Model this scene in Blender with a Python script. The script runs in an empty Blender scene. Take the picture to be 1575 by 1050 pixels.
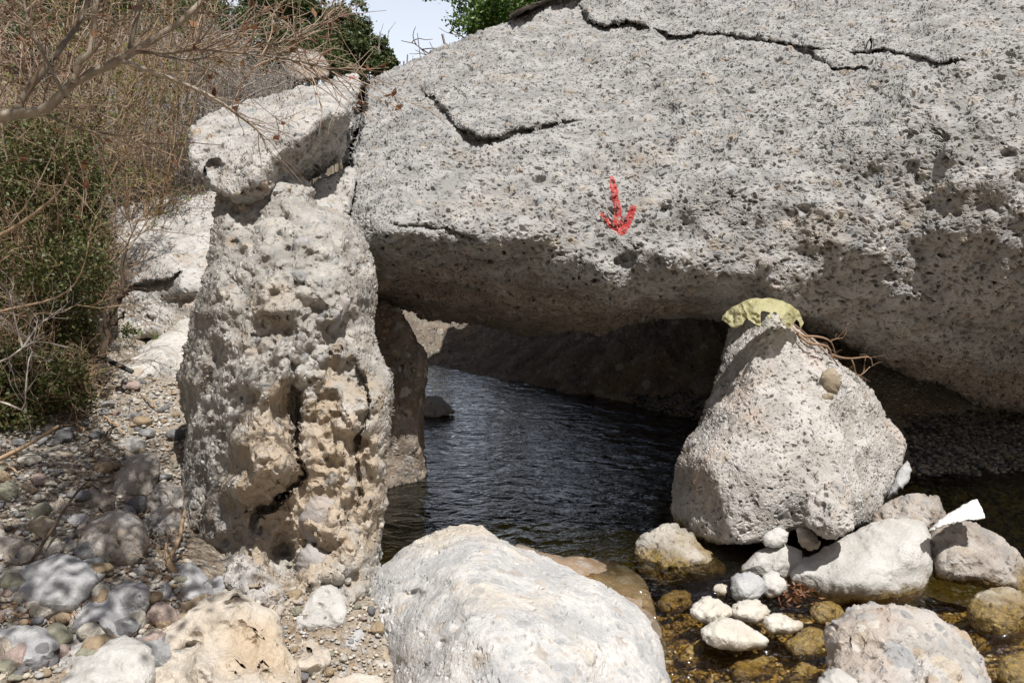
import bpy, math, random
import numpy as np
from mathutils import Vector

rng = np.random.default_rng(7)
random.seed(7)
S = bpy.context.scene
COL = S.collection

# ------------------------------------------------------------------ camera
CAM = np.array([0.0, 0.0, 1.5])
PITCH = math.radians(10)
F = 1225.0                      # focal length in photograph pixels (1575 wide)
FWD = np.array([0, math.cos(PITCH), -math.sin(PITCH)])
UP = np.array([0, math.sin(PITCH), math.cos(PITCH)])
RT = np.array([1.0, 0, 0])
cd = bpy.data.cameras.new("camera")
cam = bpy.data.objects.new("camera", cd)
COL.objects.link(cam)
cam.location = CAM
cam.rotation_euler = (math.radians(90) - PITCH, 0, 0)
cd.sensor_width = 36
cd.lens = 36 * F / 1575
cd.clip_start = 0.05
cd.clip_end = 2000
S.camera = cam

# ------------------------------------------------------------------ light
SUN = Vector((0.22, -0.30, 0.92)).normalized()
elev = math.asin(SUN.z)
world = bpy.data.worlds.new("World")
S.world = world
world.use_nodes = True
wn = world.node_tree
bg = wn.nodes['Background']
sky = wn.nodes.new('ShaderNodeTexSky')
sky.sky_type = 'NISHITA'
sky.sun_disc = False
sky.sun_elevation = elev
sky.sun_rotation = math.atan2(SUN.x, SUN.y)
sky.dust_density = 3.0
sky.air_density = 1.0
wtc = wn.nodes.new('ShaderNodeTexCoord'); wsx = wn.nodes.new('ShaderNodeSeparateXYZ')
wn.links.new(wtc.outputs['Generated'], wsx.inputs[0])
wmr = wn.nodes.new('ShaderNodeMapRange'); wn.links.new(wsx.outputs[2], wmr.inputs[0])
wmr.inputs[1].default_value = .62; wmr.inputs[2].default_value = .12; wmr.inputs[3].default_value = .0; wmr.inputs[4].default_value = .9
wmx = wn.nodes.new('ShaderNodeMix'); wmx.data_type = 'RGBA'
wn.links.new(wmr.outputs[0], wmx.inputs[0]); wn.links.new(sky.outputs[0], wmx.inputs[6])
wmx.inputs[7].default_value = (15.0, 16.2, 18.4, 1)      # pale summer haze low in the sky
wn.links.new(wmx.outputs[2], bg.inputs[0])
bg.inputs[1].default_value = 0.05
sd = bpy.data.lights.new("sun", 'SUN')
sd.energy = 4.9
sd.angle = math.radians(0.5)
sd.color = (1.0, 0.97, 0.925)
sun = bpy.data.objects.new("sun", sd)
COL.objects.link(sun)
sun.rotation_euler = SUN.to_track_quat('Z', 'Y').to_euler()
S.view_settings.view_transform = 'Standard'
S.view_settings.look = 'None'
S.view_settings.exposure = 0.42
S.cycles.use_denoising = True
S.cycles.max_bounces = 8
S.cycles.transparent_max_bounces = 12

# ------------------------------------------------------------------ helpers
def P(px, py, d):
    px = np.asarray(px, float); py = np.asarray(py, float); d = np.asarray(d, float)
    v = FWD + ((px - 787.5) / F)[..., None] * RT + ((525 - py) / F)[..., None] * UP
    return CAM + v * d[..., None]

def hsh(ix, iy, seed):
    n = (ix.astype(np.int64) * 374761393 + iy.astype(np.int64) * 668265263 + seed * 1442695041) & 0x7fffffff
    n = ((n ^ (n >> 13)) * 1274126177) & 0x7fffffff
    return ((n ^ (n >> 16)) & 0xffff) / 65535.0

def vn(x, y, seed=0):
    x = np.asarray(x, float); y = np.asarray(y, float)
    ix = np.floor(x); iy = np.floor(y)
    fx = x - ix; fy = y - iy
    fx = fx * fx * (3 - 2 * fx); fy = fy * fy * (3 - 2 * fy)
    ix = ix.astype(np.int64); iy = iy.astype(np.int64)
    a = hsh(ix, iy, seed); b = hsh(ix + 1, iy, seed); c = hsh(ix, iy + 1, seed); e = hsh(ix + 1, iy + 1, seed)
    return (a * (1 - fx) + b * fx) * (1 - fy) + (c * (1 - fx) + e * fx) * fy - 0.5

def fbm(x, y, seed=0, o=4):
    r = 0; a = 1.0
    for k in range(o):
        r = r + a * vn(np.asarray(x) * 2 ** k, np.asarray(y) * 2 ** k, seed + k); a *= 0.5
    return r

def sst(a, b, x):
    t = np.clip((x - a) / (b - a), 0, 1)
    return t * t * (3 - 2 * t)

def mk_mesh(name, V, faces, mat, loc=(0, 0, 0), parent=None, smooth=True):
    """faces: (n,3) or (n,4) array or list of such arrays"""
    if not isinstance(faces, list): faces = [faces]
    faces = [np.asarray(f, np.int32) for f in faces if len(f)]
    me = bpy.data.meshes.new(name)
    V = np.asarray(V, np.float32)
    me.vertices.add(len(V))
    me.vertices.foreach_set('co', V.ravel())
    nl = sum(f.size for f in faces); nf = sum(len(f) for f in faces)
    me.loops.add(nl); me.polygons.add(nf)
    me.loops.foreach_set('vertex_index', np.concatenate([f.ravel() for f in faces]))
    st = []; tot = []; o = 0
    for f in faces:
        k = f.shape[1]
        st.append(o + np.arange(len(f)) * k); o += f.size
        tot.append(np.full(len(f), k))
    me.polygons.foreach_set('loop_start', np.concatenate(st).astype(np.int32))
    me.polygons.foreach_set('loop_total', np.concatenate(tot).astype(np.int32))
    me.polygons.foreach_set('use_smooth', np.full(nf, smooth))
    me.update(calc_edges=True)
    me.validate()
    if mat: me.materials.append(mat)
    ob = bpy.data.objects.new(name, me)
    COL.objects.link(ob)
    ob.location = loc
    if parent: ob.parent = parent
    return ob

def tag(o, label=None, cat=None, group=None, kind=None):
    if label: o['label'] = label
    if cat: o['category'] = cat
    if group: o['group'] = group
    if kind: o['kind'] = kind
    return o

# ------------------------------------------------------------------ node helpers
class NT:
    def __init__(s, tree): s.t = tree; s.n = tree.nodes; s.l = tree.links
    def node(s, typ, ins=None, **at):
        nd = s.n.new(typ)
        for k, v in at.items(): setattr(nd, k, v)
        for k, v in (ins or {}).items(): s.put(nd.inputs[k], v)
        return nd
    def put(s, sock, v):
        if isinstance(v, bpy.types.NodeSocket): s.l.new(v, sock)
        else: sock.default_value = v
    def m(s, op, a, b=0.0, c=0.0, clamp=False):
        nd = s.n.new('ShaderNodeMath'); nd.operation = op; nd.use_clamp = clamp
        for i, v in enumerate((a, b, c)): s.put(nd.inputs[i], v)
        return nd.outputs[0]
    def noise(s, vec, scale, detail=3.0, rough=0.5, out='Fac', dist=0.0):
        return s.node('ShaderNodeTexNoise', {'Vector': vec, 'Scale': scale, 'Detail': detail, 'Roughness': rough, 'Distortion': dist}).outputs[out]
    def vor(s, vec, scale, rand=1.0, feature='F1'):
        nd = s.node('ShaderNodeTexVoronoi', {'Vector': vec, 'Scale': scale, 'Randomness': rand}, feature=feature)
        return nd
    def rng(s, v, a, b, c=0.0, d=1.0, smooth=True):
        nd = s.n.new('ShaderNodeMapRange'); nd.interpolation_type = 'SMOOTHSTEP' if smooth else 'LINEAR'
        for i, x in enumerate((v, a, b, c, d)): s.put(nd.inputs[i], x)
        return nd.outputs[0]
    def mix(s, f, a, b, blend='MIX'):
        nd = s.n.new('ShaderNodeMix'); nd.data_type = 'RGBA'; nd.blend_type = blend
        s.put(nd.inputs[0], f)
        for i, v in ((6, a), (7, b)):
            if not isinstance(v, bpy.types.NodeSocket): v = (*v, 1.0) if len(v) == 3 else v
            s.put(nd.inputs[i], v)
        return nd.outputs[2]
    def ramp(s, f, stops, const=False):
        nd = s.n.new('ShaderNodeValToRGB'); cr = nd.color_ramp
        cr.interpolation = 'CONSTANT' if const else 'LINEAR'
        while len(cr.elements) < len(stops): cr.elements.new(0.5)
        for e, (p, c) in zip(cr.elements, stops): e.position = p; e.color = (*c, 1)
        s.put(nd.inputs[0], f)
        return nd.outputs[0]
    def vadd(s, a, b, scale=1.0):
        sc = s.node('ShaderNodeVectorMath', operation='SCALE'); s.put(sc.inputs[0], b); sc.inputs['Scale'].default_value = scale
        ad = s.node('ShaderNodeVectorMath', operation='ADD'); s.put(ad.inputs[0], a); s.put(ad.inputs[1], sc.outputs[0])
        return ad.outputs[0]

def new_mat(name):
    m = bpy.data.materials.new(name); m.use_nodes = True
    m.node_tree.nodes.clear()
    return m, NT(m.node_tree)

PEB = [(0.0, (.20, .215, .23)), (.22, (.33, .33, .32)), (.40, (.50, .48, .44)), (.55, (.33, .25, .165)),
       (.68, (.26, .27, .28)), (.80, (.44, .38, .30)), (.90, (.27, .19, .14)), (.96, (.16, .17, .18))]

MATS = {}
def rockmat(name, c1=(.47, .455, .43), c2=(.36, .345, .32), big=.05, med=.030, fine=.006, peb=.5, pebh=.010, pebs=11,
            pit=.5, pitd=.022, pits=24, s=1.0, stretch=(1, 1, 1), rot=(0, 0, 0), tan=0.25, tanc=(.40, .29, .18), wet=0.0,
            rough=.9, paint=None, seed=0.0, spots=0.6, hole=0.0, tanball=None, belt=None):
    key = name
    if key in MATS: return MATS[key]
    m, t = new_mat(name)
    tc = t.node('ShaderNodeTexCoord')
    mp = t.node('ShaderNodeMapping', {'Vector': tc.outputs['Object'], 'Location': (seed, seed * 1.7, seed * .6), 'Rotation': rot,
                                     'Scale': (s * stretch[0], s * stretch[1], s * stretch[2])}).outputs[0]
    wv = t.node('ShaderNodeTexNoise', {'Vector': mp, 'Scale': 9.0, 'Detail': 3.0}).outputs['Color']
    wp = t.vadd(mp, wv, 0.055)
    nb = t.noise(mp, 1.7, 3)
    nm = t.noise(mp, 6.5, 5, .56)
    nf = t.noise(mp, 48, 5, .65)
    v1 = t.vor(wp, pebs); v2 = t.vor(wp, pebs * 2.7)
    sp1 = t.node('ShaderNodeSeparateColor', {0: v1.outputs['Color']}); sp2 = t.node('ShaderNodeSeparateColor', {0: v2.outputs['Color']})
    k1 = t.m('GREATER_THAN', sp1.outputs[0], 1 - peb * .75)
    k2 = t.m('GREATER_THAN', sp2.outputs[0], 1 - peb)
    d1 = t.m('MULTIPLY', k1, t.rng(v1.outputs['Distance'], .42, .12))
    d2 = t.m('MULTIPLY', k2, t.rng(v2.outputs['Distance'], .45, .12))
    wp2 = t.vadd(mp, wv, 0.12)
    q1 = t.vor(wp2, pits); q2 = t.vor(wp2, pits * 1.9); q3 = t.vor(wp, pits * .33)
    qs1 = t.node('ShaderNodeSeparateColor', {0: q1.outputs['Color']}); qs2 = t.node('ShaderNodeSeparateColor', {0: q2.outputs['Color']})
    qs3 = t.node('ShaderNodeSeparateColor', {0: q3.outputs['Color']})
    pn = t.noise(mp, 1.6, 4)
    thr = t.m('SUBTRACT', 1.45 - pit, t.m('MULTIPLY', pn, .9))
    p1 = t.m('MULTIPLY', t.m('GREATER_THAN', qs1.outputs[1], thr), t.rng(q1.outputs['Distance'], .46, .12))
    p2 = t.m('MULTIPLY', t.m('GREATER_THAN', qs2.outputs[1], thr), t.rng(q2.outputs['Distance'], .5, .12))
    p3 = t.m('MULTIPLY', t.m('GREATER_THAN', qs3.outputs[1], 1 - hole), t.rng(q3.outputs['Distance'], .36, .1))
    h = t.m('MULTIPLY', t.m('SUBTRACT', nb, .5), big)
    h = t.m('ADD', h, t.m('MULTIPLY', t.m('SUBTRACT', nm, .5), med * 2))
    h = t.m('ADD', h, t.m('MULTIPLY', t.m('SUBTRACT', nf, .5), fine * 2))
    h = t.m('ADD', h, t.m('MULTIPLY', d1, pebh))
    h = t.m('ADD', h, t.m('MULTIPLY', d2, pebh * .45))
    h = t.m('SUBTRACT', h, t.m('MULTIPLY', p1, pitd))
    h = t.m('SUBTRACT', h, t.m('MULTIPLY', p2, pitd * .38))
    if hole: h = t.m('SUBTRACT', h, t.m('MULTIPLY', p3, pitd * 2.2))
    # colour
    col = t.mix(t.rng(nm, .38, .62), c2, c1)
    tn = t.rng(t.noise(t.vadd(mp, (3.1, 8.2, 1.1), 1.0), 2.3, 4, .6), .62 - tan * .45, .85 - tan * .45)
    col = t.mix(t.m('MULTIPLY', tn, min(1, .35 + tan * .8)), col, tanc)
    if tanball:
        g0 = t.node('ShaderNodeNewGeometry').outputs['Position']
        dv = t.node('ShaderNodeVectorMath', {0: g0, 1: tuple(P(*tanball[:3]))}, operation='DISTANCE').outputs['Value']
        tb = t.rng(t.m('ADD', dv, t.m('MULTIPLY', t.m('SUBTRACT', nm, .5), .9)), tanball[3] * 1.25, tanball[3] * .5)
        col = t.mix(t.m('MULTIPLY', tb, .6), col, tanc)
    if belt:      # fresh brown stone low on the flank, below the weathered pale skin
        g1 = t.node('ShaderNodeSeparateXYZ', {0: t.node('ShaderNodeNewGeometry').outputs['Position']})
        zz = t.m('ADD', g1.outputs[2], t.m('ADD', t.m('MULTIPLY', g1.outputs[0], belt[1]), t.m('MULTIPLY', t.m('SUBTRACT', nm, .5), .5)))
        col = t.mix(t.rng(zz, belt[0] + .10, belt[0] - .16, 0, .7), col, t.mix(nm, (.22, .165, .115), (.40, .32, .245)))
    e1 = t.m('MULTIPLY', k1, t.rng(v1.outputs['Distance'], .43, .36))
    e2 = t.m('MULTIPLY', k2, t.rng(v2.outputs['Distance'], .46, .38))
    col = t.mix(t.m('MULTIPLY', e2, spots * .8), col, t.ramp(sp2.outputs[2], PEB, True))
    col = t.mix(t.m('MULTIPLY', e1, spots), col, t.ramp(sp1.outputs[2], PEB, True))
    fl = t.noise(mp, 120, 3, .7)
    col = t.mix(t.rng(fl, .3, .7, .0, .35), col, t.mix(1.0, col, (.62, .60, .58), 'MULTIPLY'))
    ro = rough
    if paint:
        pf = t.m('MULTIPLY', t.rng(nf, .50, .68, 1.0, .35), t.m('SUBTRACT', 1.0, t.m('MULTIPLY', t.m('MAXIMUM', p1, p2), .8)))
        col = t.mix(pf, col, t.mix(t.rng(nm, .4, .6), paint, (.42, .06, .05)))
    if wet > 0:
        g = t.node('ShaderNodeNewGeometry')
        z = t.node('ShaderNodeSeparateXYZ', {0: g.outputs['Position']}).outputs[2]
        wm = t.rng(t.m('ADD', z, t.m('MULTIPLY', t.m('SUBTRACT', nm, .5), .10)), wet, wet - .055)
        alg = t.mix(t.rng(nf, .35, .65), (.075, .045, .010), (.21, .135, .022))
        col = t.mix(t.m('MULTIPLY', wm, .88), col, alg)
        ro = t.rng(wm, 0, 1, rough, .18)
    b = t.node('ShaderNodeBsdfPrincipled', {'Base Color': col, 'Roughness': ro, 'Specular IOR Level': .3})
    dn = t.node('ShaderNodeDisplacement', {'Height': h, 'Midlevel': 0.0, 'Scale': 1.0})
    out = t.node('ShaderNodeOutputMaterial')
    t.l.new(b.outputs[0], out.inputs[0]); t.l.new(dn.outputs[0], out.inputs[2])
    m.displacement_method = 'BOTH'
    MATS[key] = m
    return m

# ------------------------------------------------------------------ terrain
def ground_z(x, y):
    x = np.asarray(x, float); y = np.asarray(y, float)
    n = fbm(x * 1.3, y * 1.3, 5) * .10 + fbm(x * 6, y * 6, 9, 3) * .03
    bed = np.where(y > 3.1, -.34, -.22) * 1.0
    bed = -.15 - .25 * sst(2.8, 3.6, y)
    # left bank
    edge = -.72 + .5 * sst(3.1, 2.5, y) - .25 * sst(5.0, 6.5, y)
    s = edge - x
    bank = .05 + .06 * sst(2.6, 4, y) + np.clip(s, 0, 9) * .25 + np.clip(y - 2.6, 0, 6) * .025 - .08 * sst(2.5, 2.0, y)
    z = bed + (bank - bed) * sst(-.25, .12, s)
    # back right bank
    t = y - (6.1 - 1.15 * np.clip(x - .6, -2.5, 1.6))
    z2 = .0 + np.clip(t, 0, 3) * .10 + np.clip(t - .9, 0, 2.2) * .6 * sst(.4, 1.2, x)  # steeper rear rise added to shut out light from behind the boulder
    z = np.maximum(z, bed + (z2 - bed) * sst(-.6, .1, t))
    # far ground closes the pool
    z = np.maximum(z, bed + (.10 - bed) * sst(6.4, 7.4, y + .3 * x))
    # far right bank in the foreground
    z = z + .5 * sst(2.6, 4.5, x) * sst(5.0, 3.0, y)
    # gorge sides far behind
    hl = np.clip(-x - 1.4 - .10 * np.clip(y - 6, 0, 60), 0, 40) * sst(5.8, 9.5, y) * .62
    hr = np.clip(x - 1.8 - .02 * np.clip(y - 8, 0, 60), 0, 40) * sst(7.5, 11, y) * .7
    z = z + np.minimum(hl + hr, 9 + 3 * n) + np.minimum(np.clip(-y - 1.0, 0, 60) * .7, 10)  # last term: unseen slope behind the camera, added to block low sky light
    z = z + np.minimum(np.clip(-x - 4.5, 0, 60) * .7 * sst(6, 2, y), 8) + np.minimum(np.clip(x - 6, 0, 60) * .6 * sst(8, 4, y), 8)  # unseen side slopes, likewise added to cut light from the low sky
    return z + n * (1 + .5 * sst(7, 12, y))

def axis(a, b, step, lo, hi, grow=1.25):
    mid = list(np.arange(a, b, step)); s = step; x = mid[-1]; R = []
    while x < hi: s *= grow; x += s; R.append(x)
    s = step; x = a; L = []
    while x > lo: s *= grow; x -= s; L.append(x)
    return np.array(L[::-1] + mid + R)

def grid_mesh(name, X, Y, zf, mat):
    gx, gy = np.meshgrid(X, Y); z = zf(gx, gy)
    V = np.stack([gx, gy, z], -1).reshape(-1, 3)
    nx = len(X); i = np.arange(len(Y) - 1)[:, None] * nx + np.arange(nx - 1)[None]
    f = np.stack([i, i + 1, i + nx + 1, i + nx], -1).reshape(-1, 4)
    return mk_mesh(name, V, f, mat)

def ground_mat():
    m, t = new_mat('gravel_ground')
    tc = t.node('ShaderNodeTexCoord').outputs['Object']
    w = t.vadd(tc, t.node('ShaderNodeTexNoise', {'Vector': tc, 'Scale': 12.0}).outputs['Color'], .03)
    v = t.vor(w, 34); v2 = t.vor(w, 85)
    s1 = t.node('ShaderNodeSeparateColor', {0: v.outputs['Color']}); s2 = t.node('ShaderNodeSeparateColor', {0: v2.outputs['Color']})
    big = t.noise(tc, 1.2, 4)
    stone = t.ramp(s1.outputs[0], [(0, (.27, .26, .245)), (.3, (.40, .375, .34)), (.55, (.50, .475, .43)), (.75, (.34, .28, .21)), (.9, (.44, .43, .41))], True)
    st2 = t.ramp(s2.outputs[0], [(0, (.24, .21, .175)), (.4, (.36, .33, .28)), (.7, (.22, .18, .14))], True)
    earth = t.mix(t.noise(tc, 30, 4), (.20, .165, .12), (.38, .33, .27))
    col = t.mix(t.rng(v2.outputs['Distance'], .5, .35), earth, st2)
    col = t.mix(t.m('MULTIPLY', t.rng(v.outputs['Distance'], .5, .4), t.m('GREATER_THAN', s1.outputs[1], .45)), col, stone)
    col = t.mix(t.rng(big, .45, .65), col, t.mix(.6, col, (.16, .11, .07)))
    g = t.node('ShaderNodeNewGeometry')
    gx = t.node('ShaderNodeSeparateXYZ', {0: g.outputs['Position']})
    z = gx.outputs[2]
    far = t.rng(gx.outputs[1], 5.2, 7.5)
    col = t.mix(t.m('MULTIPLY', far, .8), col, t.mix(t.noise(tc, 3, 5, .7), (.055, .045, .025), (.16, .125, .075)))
    wm = t.rng(z, .03, -.03)
    alg = t.mix(t.noise(tc, 26, 5, .7), (.09, .055, .012), (.40, .26, .06))
    alg = t.mix(t.m('MULTIPLY', t.m('GREATER_THAN', s1.outputs[1], .6), t.rng(v.outputs['Distance'], .5, .4)), alg, t.mix(.5, stone, (.30, .20, .06)))
    col = t.mix(wm, col, alg)
    h = t.m('ADD', t.m('MULTIPLY', t.rng(v.outputs['Distance'], .55, .1), t.m('MULTIPLY', s1.outputs[2], .016)), t.m('MULTIPLY', t.rng(v2.outputs['Distance'], .55, .1), .005))
    h = t.m('ADD', h, t.m('MULTIPLY', t.noise(tc, 60, 4), .008))
    b = t.node('ShaderNodeBsdfPrincipled', {'Base Color': col, 'Roughness': .92, 'Specular IOR Level': .25})
    dn = t.node('ShaderNodeDisplacement', {'Height': h, 'Midlevel': .01, 'Scale': 1.0})
    o = t.node('ShaderNodeOutputMaterial'); t.l.new(b.outputs[0], o.inputs[0]); t.l.new(dn.outputs[0], o.inputs[2])
    m.displacement_method = 'BOTH'
    return m

gm = ground_mat()
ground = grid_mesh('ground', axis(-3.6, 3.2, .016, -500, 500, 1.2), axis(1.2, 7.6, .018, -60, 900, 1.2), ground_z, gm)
tag(ground, kind='structure')

def water_z(x, y):
    x = np.asarray(x, float); y = np.asarray(y, float)
    lip = sst(3.02, 2.72, y - .10 * (x - .3) + .04 * vn(x * 5, y * 5, 3))
    zz = -.075 * lip
    turb = sst(3.1, 2.7, y)
    ca, sa = .8, .6
    u = x * ca - y * sa; w = x * sa + y * ca
    zz = zz + turb * (fbm(u * 9, w * 5, 21, 3) * .036 + fbm(u * 26, w * 17, 31, 2) * .012)
    zz = zz + (1 - turb) * (fbm(u * 9, w * 16, 41, 3) * .007)
    return zz

def water_mat():
    m, t = new_mat('stream_water')
    tc = t.node('ShaderNodeTexCoord').outputs['Object']
    mp = t.node('ShaderNodeMapping', {'Vector': tc, 'Rotation': (0, 0, .5), 'Scale': (1.0, 1.9, 1)}).outputs[0]
    n1 = t.noise(mp, 6.5, 3, .5, dist=1.0); n2 = t.noise(mp, 24, 3, .5, dist=.6)
    hh = t.m('ADD', t.m('MULTIPLY', n1, 1.0), t.m('MULTIPLY', n2, t.rng(t.noise(mp, 2.0, 2), .4, .65, .10, .32)))
    yy = t.node('ShaderNodeSeparateXYZ', {0: t.node('ShaderNodeNewGeometry').outputs['Position']}).outputs[1]
    hh = t.m('MULTIPLY', hh, t.rng(yy, 3.05, 2.75, .014, .065))
    bp = t.node('ShaderNodeBump', {'Strength': 1.0, 'Distance': 1.0, 'Height': hh}).outputs[0]
    fr = t.node('ShaderNodeFresnel', {'IOR': 1.6, 'Normal': bp}).outputs[0]
    gl = t.node('ShaderNodeBsdfGlossy', {'Color': (1, 1, 1, 1), 'Roughness': .03, 'Normal': bp})
    g = t.node('ShaderNodeNewGeometry')
    y = t.node('ShaderNodeSeparateXYZ', {0: g.outputs['Position']}).outputs[1]
    deep = t.rng(y, 2.8, 3.4)
    tr = t.node('ShaderNodeBsdfTransparent', {'Color': t.mix(deep, (.92, .86, .70), (.16, .18, .15))})
    mx = t.node('ShaderNodeMixShader', {0: fr, 1: tr.outputs[0], 2: gl.outputs[0]})
    o = t.node('ShaderNodeOutputMaterial'); t.l.new(mx.outputs[0], o.inputs[0])
    return m
water = grid_mesh('water', np.arange(-1.6, 5.2, .016), np.arange(1.2, 8.6, .016), water_z, water_mat())
tag(water, kind='structure')

# ------------------------------------------------------------------ rocks from an outline with depth
def catmull(pts, n=6, jit=0.0, seed=0):
    p = np.asarray(pts, float); N = len(p); out = []
    for i in range(N):
        a, b, c, d = p[i - 1], p[i], p[(i + 1) % N], p[(i + 2) % N]
        for k in range(n):
            t = k / n
            out.append(.5 * ((2 * b) + (-a + c) * t + (2 * a - 5 * b + 4 * c - d) * t * t + (-a + 3 * b - 3 * c + d) * t ** 3))
    o = np.array(out)
    if jit:
        r = np.random.default_rng(seed); o += r.normal(0, jit, o.shape)
    return o

def sdf(px, py, poly):
    """positive inside; also closest boundary point"""
    A = poly; B = np.roll(poly, -1, 0)
    n = len(px); best = np.full(n, 1e18); bx = np.zeros(n); by = np.zeros(n); ins = np.zeros(n, bool)
    for a, b in zip(A, B):
        e = b - a; L = (e * e).sum() + 1e-9
        t = np.clip(((px - a[0]) * e[0] + (py - a[1]) * e[1]) / L, 0, 1)
        qx = a[0] + t * e[0]; qy = a[1] + t * e[1]
        d = (px - qx) ** 2 + (py - qy) ** 2
        k = d < best
        best[k] = d[k]; bx[k] = qx[k]; by[k] = qy[k]
        if a[1] != b[1]:
            c = ((a[1] > py) != (b[1] > py)) & (px < (b[0] - a[0]) * (py - a[1]) / (b[1] - a[1]) + a[0])
            ins ^= c
    d = np.sqrt(best)
    return np.where(ins, d, -d), bx, by

def tps(ctrl):
    c = np.asarray(ctrl, float); X = c[:, :2] / 100; n = len(c)
    def U(r2): return .5 * r2 * np.log(r2 + 1e-12)
    K = U(((X[:, None] - X[None]) ** 2).sum(-1)) + np.eye(n) * .02
    Pm = np.hstack([np.ones((n, 1)), X])
    A = np.zeros((n + 3, n + 3)); A[:n, :n] = K; A[:n, n:] = Pm; A[n:, :n] = Pm.T
    w = np.linalg.solve(A, np.concatenate([c[:, 2], np.zeros(3)]))
    def f(px, py):
        r = w[n] + w[n + 1] * px / 100 + w[n + 2] * py / 100
        for i in range(n):
            r = r + w[i] * U((px / 100 - X[i, 0]) ** 2 + (py / 100 - X[i, 1]) ** 2)
        return r
    return f

def seg_dist(px, py, line):
    best = np.full(px.shape, 1e18); side = np.zeros(px.shape); tt = np.zeros(px.shape)
    L = np.asarray(line, float); n = len(L) - 1
    for i in range(n):
        a, b = L[i], L[i + 1]; e = b - a; q = (e * e).sum()
        t = np.clip(((px - a[0]) * e[0] + (py - a[1]) * e[1]) / q, 0, 1)
        dx = px - a[0] - t * e[0]; dy = py - a[1] - t * e[1]
        d = dx * dx + dy * dy; k = d < best
        best[k] = d[k]; side[k] = (e[0] * dy - e[1] * dx)[k]; tt[k] = ((i + t) / n)[k]
    return np.sqrt(best), np.sign(side), tt

def rock(name, label, cat, outline, ctrl, mat, step=3.0, E=.12, w=25, back=.5, wb=None, dents=(), cracks=(), jit=.8,
         lump=.0, lumps=60, group=None, patches=(), seed=0, nsub=5, backf=None, kind=None):
    poly = catmull(outline, nsub, jit, seed)
    x0, y0 = poly.min(0) - step; x1, y1 = poly.max(0) + step
    X = np.arange(x0, x1 + step, step); Y = np.arange(y0, y1 + step, step)
    gx, gy = np.meshgrid(X, Y); sh = gx.shape
    px = gx.ravel().copy(); py = gy.ravel().copy()
    d, bx, by = sdf(px, py, poly)
    inside = d > step * .25
    cellok = lambda a: a
    I = inside.reshape(sh)
    cell = I[:-1, :-1] | I[1:, :-1] | I[:-1, 1:] | I[1:, 1:]
    ny, nx = sh
    idx = np.arange(ny * nx).reshape(sh)
    Q = np.stack([idx[:-1, :-1], idx[1:, :-1], idx[1:, 1:], idx[:-1, 1:]], -1)[cell]
    used = np.zeros(ny * nx, bool); used[Q.ravel()] = True
    snap = used & ~inside
    px[snap] = bx[snap]; py[snap] = by[snap]
    dd = np.where(inside, np.maximum(d, 0), 0)
    f = tps(ctrl)
    ui = np.where(used)[0]
    qx, qy, qd = px[ui], py[ui], dd[ui]
    fr = f(qx, qy)
    pr = np.sqrt(np.clip(1 - (1 - np.clip(qd / w, 0, 1)) ** 2, 0, 1))
    fr = fr + E * (1 - pr)
    if lump:
        fr = fr + lump * fbm(qx / lumps, qy / lumps, seed + 50, 3) * pr
    for (cx, cy, rx, ry, ang, amp) in dents:
        c, s_ = math.cos(math.radians(ang)), math.sin(math.radians(ang))
        wx = fbm(qx / 14, qy / 14, seed + 77, 3) * 7; wy = fbm(qx / 14, qy / 14, seed + 97, 3) * 7
        u = ((qx + wx - cx) * c + (qy + wy - cy) * s_) / rx; v = (-(qx + wx - cx) * s_ + (qy + wy - cy) * c) / ry
        r2 = u * u + v * v
        fr = fr + amp * np.exp(-r2 ** 1.6) * np.minimum(1, pr * 1.5)
    for (line, cw, cdp, stp, fall) in cracks:
        wx = fbm(qx / 16, qy / 16, seed + 7, 4) * 7; wy = fbm(qx / 16, qy / 16, seed + 17, 4) * 7
        ds, sd_, tt = seg_dist(qx + wx, qy + wy, line)
        taper = np.clip(np.minimum(tt, 1 - tt) * 7, 0, 1)
        cwv = cw * (.55 + .9 * (vn(qx / 22, qy / 22, seed + 3) + .5))
        fr = fr + cdp * np.exp(-(ds / np.where(sd_ < 0, cwv * .35, cwv)) ** 2 * 1.2) * taper
        # a step: the side with negative sign stands proud and fades away from the line
        fr = fr - stp * np.where(sd_ < 0, np.exp(-ds / fall), 0) * taper
    wb = wb or w * 1.6
    pb = np.sqrt(np.clip(1 - (1 - np.clip(qd / wb, 0, 1)) ** 2, 0, 1))
    bk = back if backf is None else backf(qx, qy)
    edge = f(qx, qy) + E
    bd = np.maximum(edge + bk * pb, fr + .02)
    Vf = P(qx, qy, fr); Vb = P(qx, qy, bd)
    remap = np.full(ny * nx, -1); remap[ui] = np.arange(len(ui))
    insu = inside[ui]
    bi = np.where(insu)[0]; rb = np.arange(len(ui)); rb[bi] = len(ui) + np.arange(len(bi))
    Qf = remap[Q]; Qb = rb[Qf][:, ::-1]
    V = np.vstack([Vf, Vb[bi]])
    base = np.array([V[:, 0].mean(), V[:, 1].mean(), V[:, 2].min()])
    V = V - base
    main = np.ones(len(Qf), bool)
    pm = []
    for (pname, pout, pmat) in patches:
        cxm = px[Q].mean(1); cym = py[Q].mean(1)
        cxm = cxm + fbm(cxm / 4, cym / 4, 5, 2) * 2.2; cym = cym + fbm(cym / 4, cxm / 4, 8, 2) * 2.2
        k = sdf(cxm, cym, np.asarray(pout, float))[0] > 0
        k &= main; main &= ~k
        pm.append((pname, Qf[k], pmat))
    ob = mk_mesh(name, V, np.vstack([Qf[main], Qb]), mat, base)
    for pname, q, pmat in pm:
        u, inv = np.unique(q.ravel(), return_inverse=True)
        mk_mesh(pname, V[u], inv.reshape(q.shape), pmat, (0, 0, 0), ob)
    tag(ob, label, cat, group, kind)
    return ob

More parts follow.
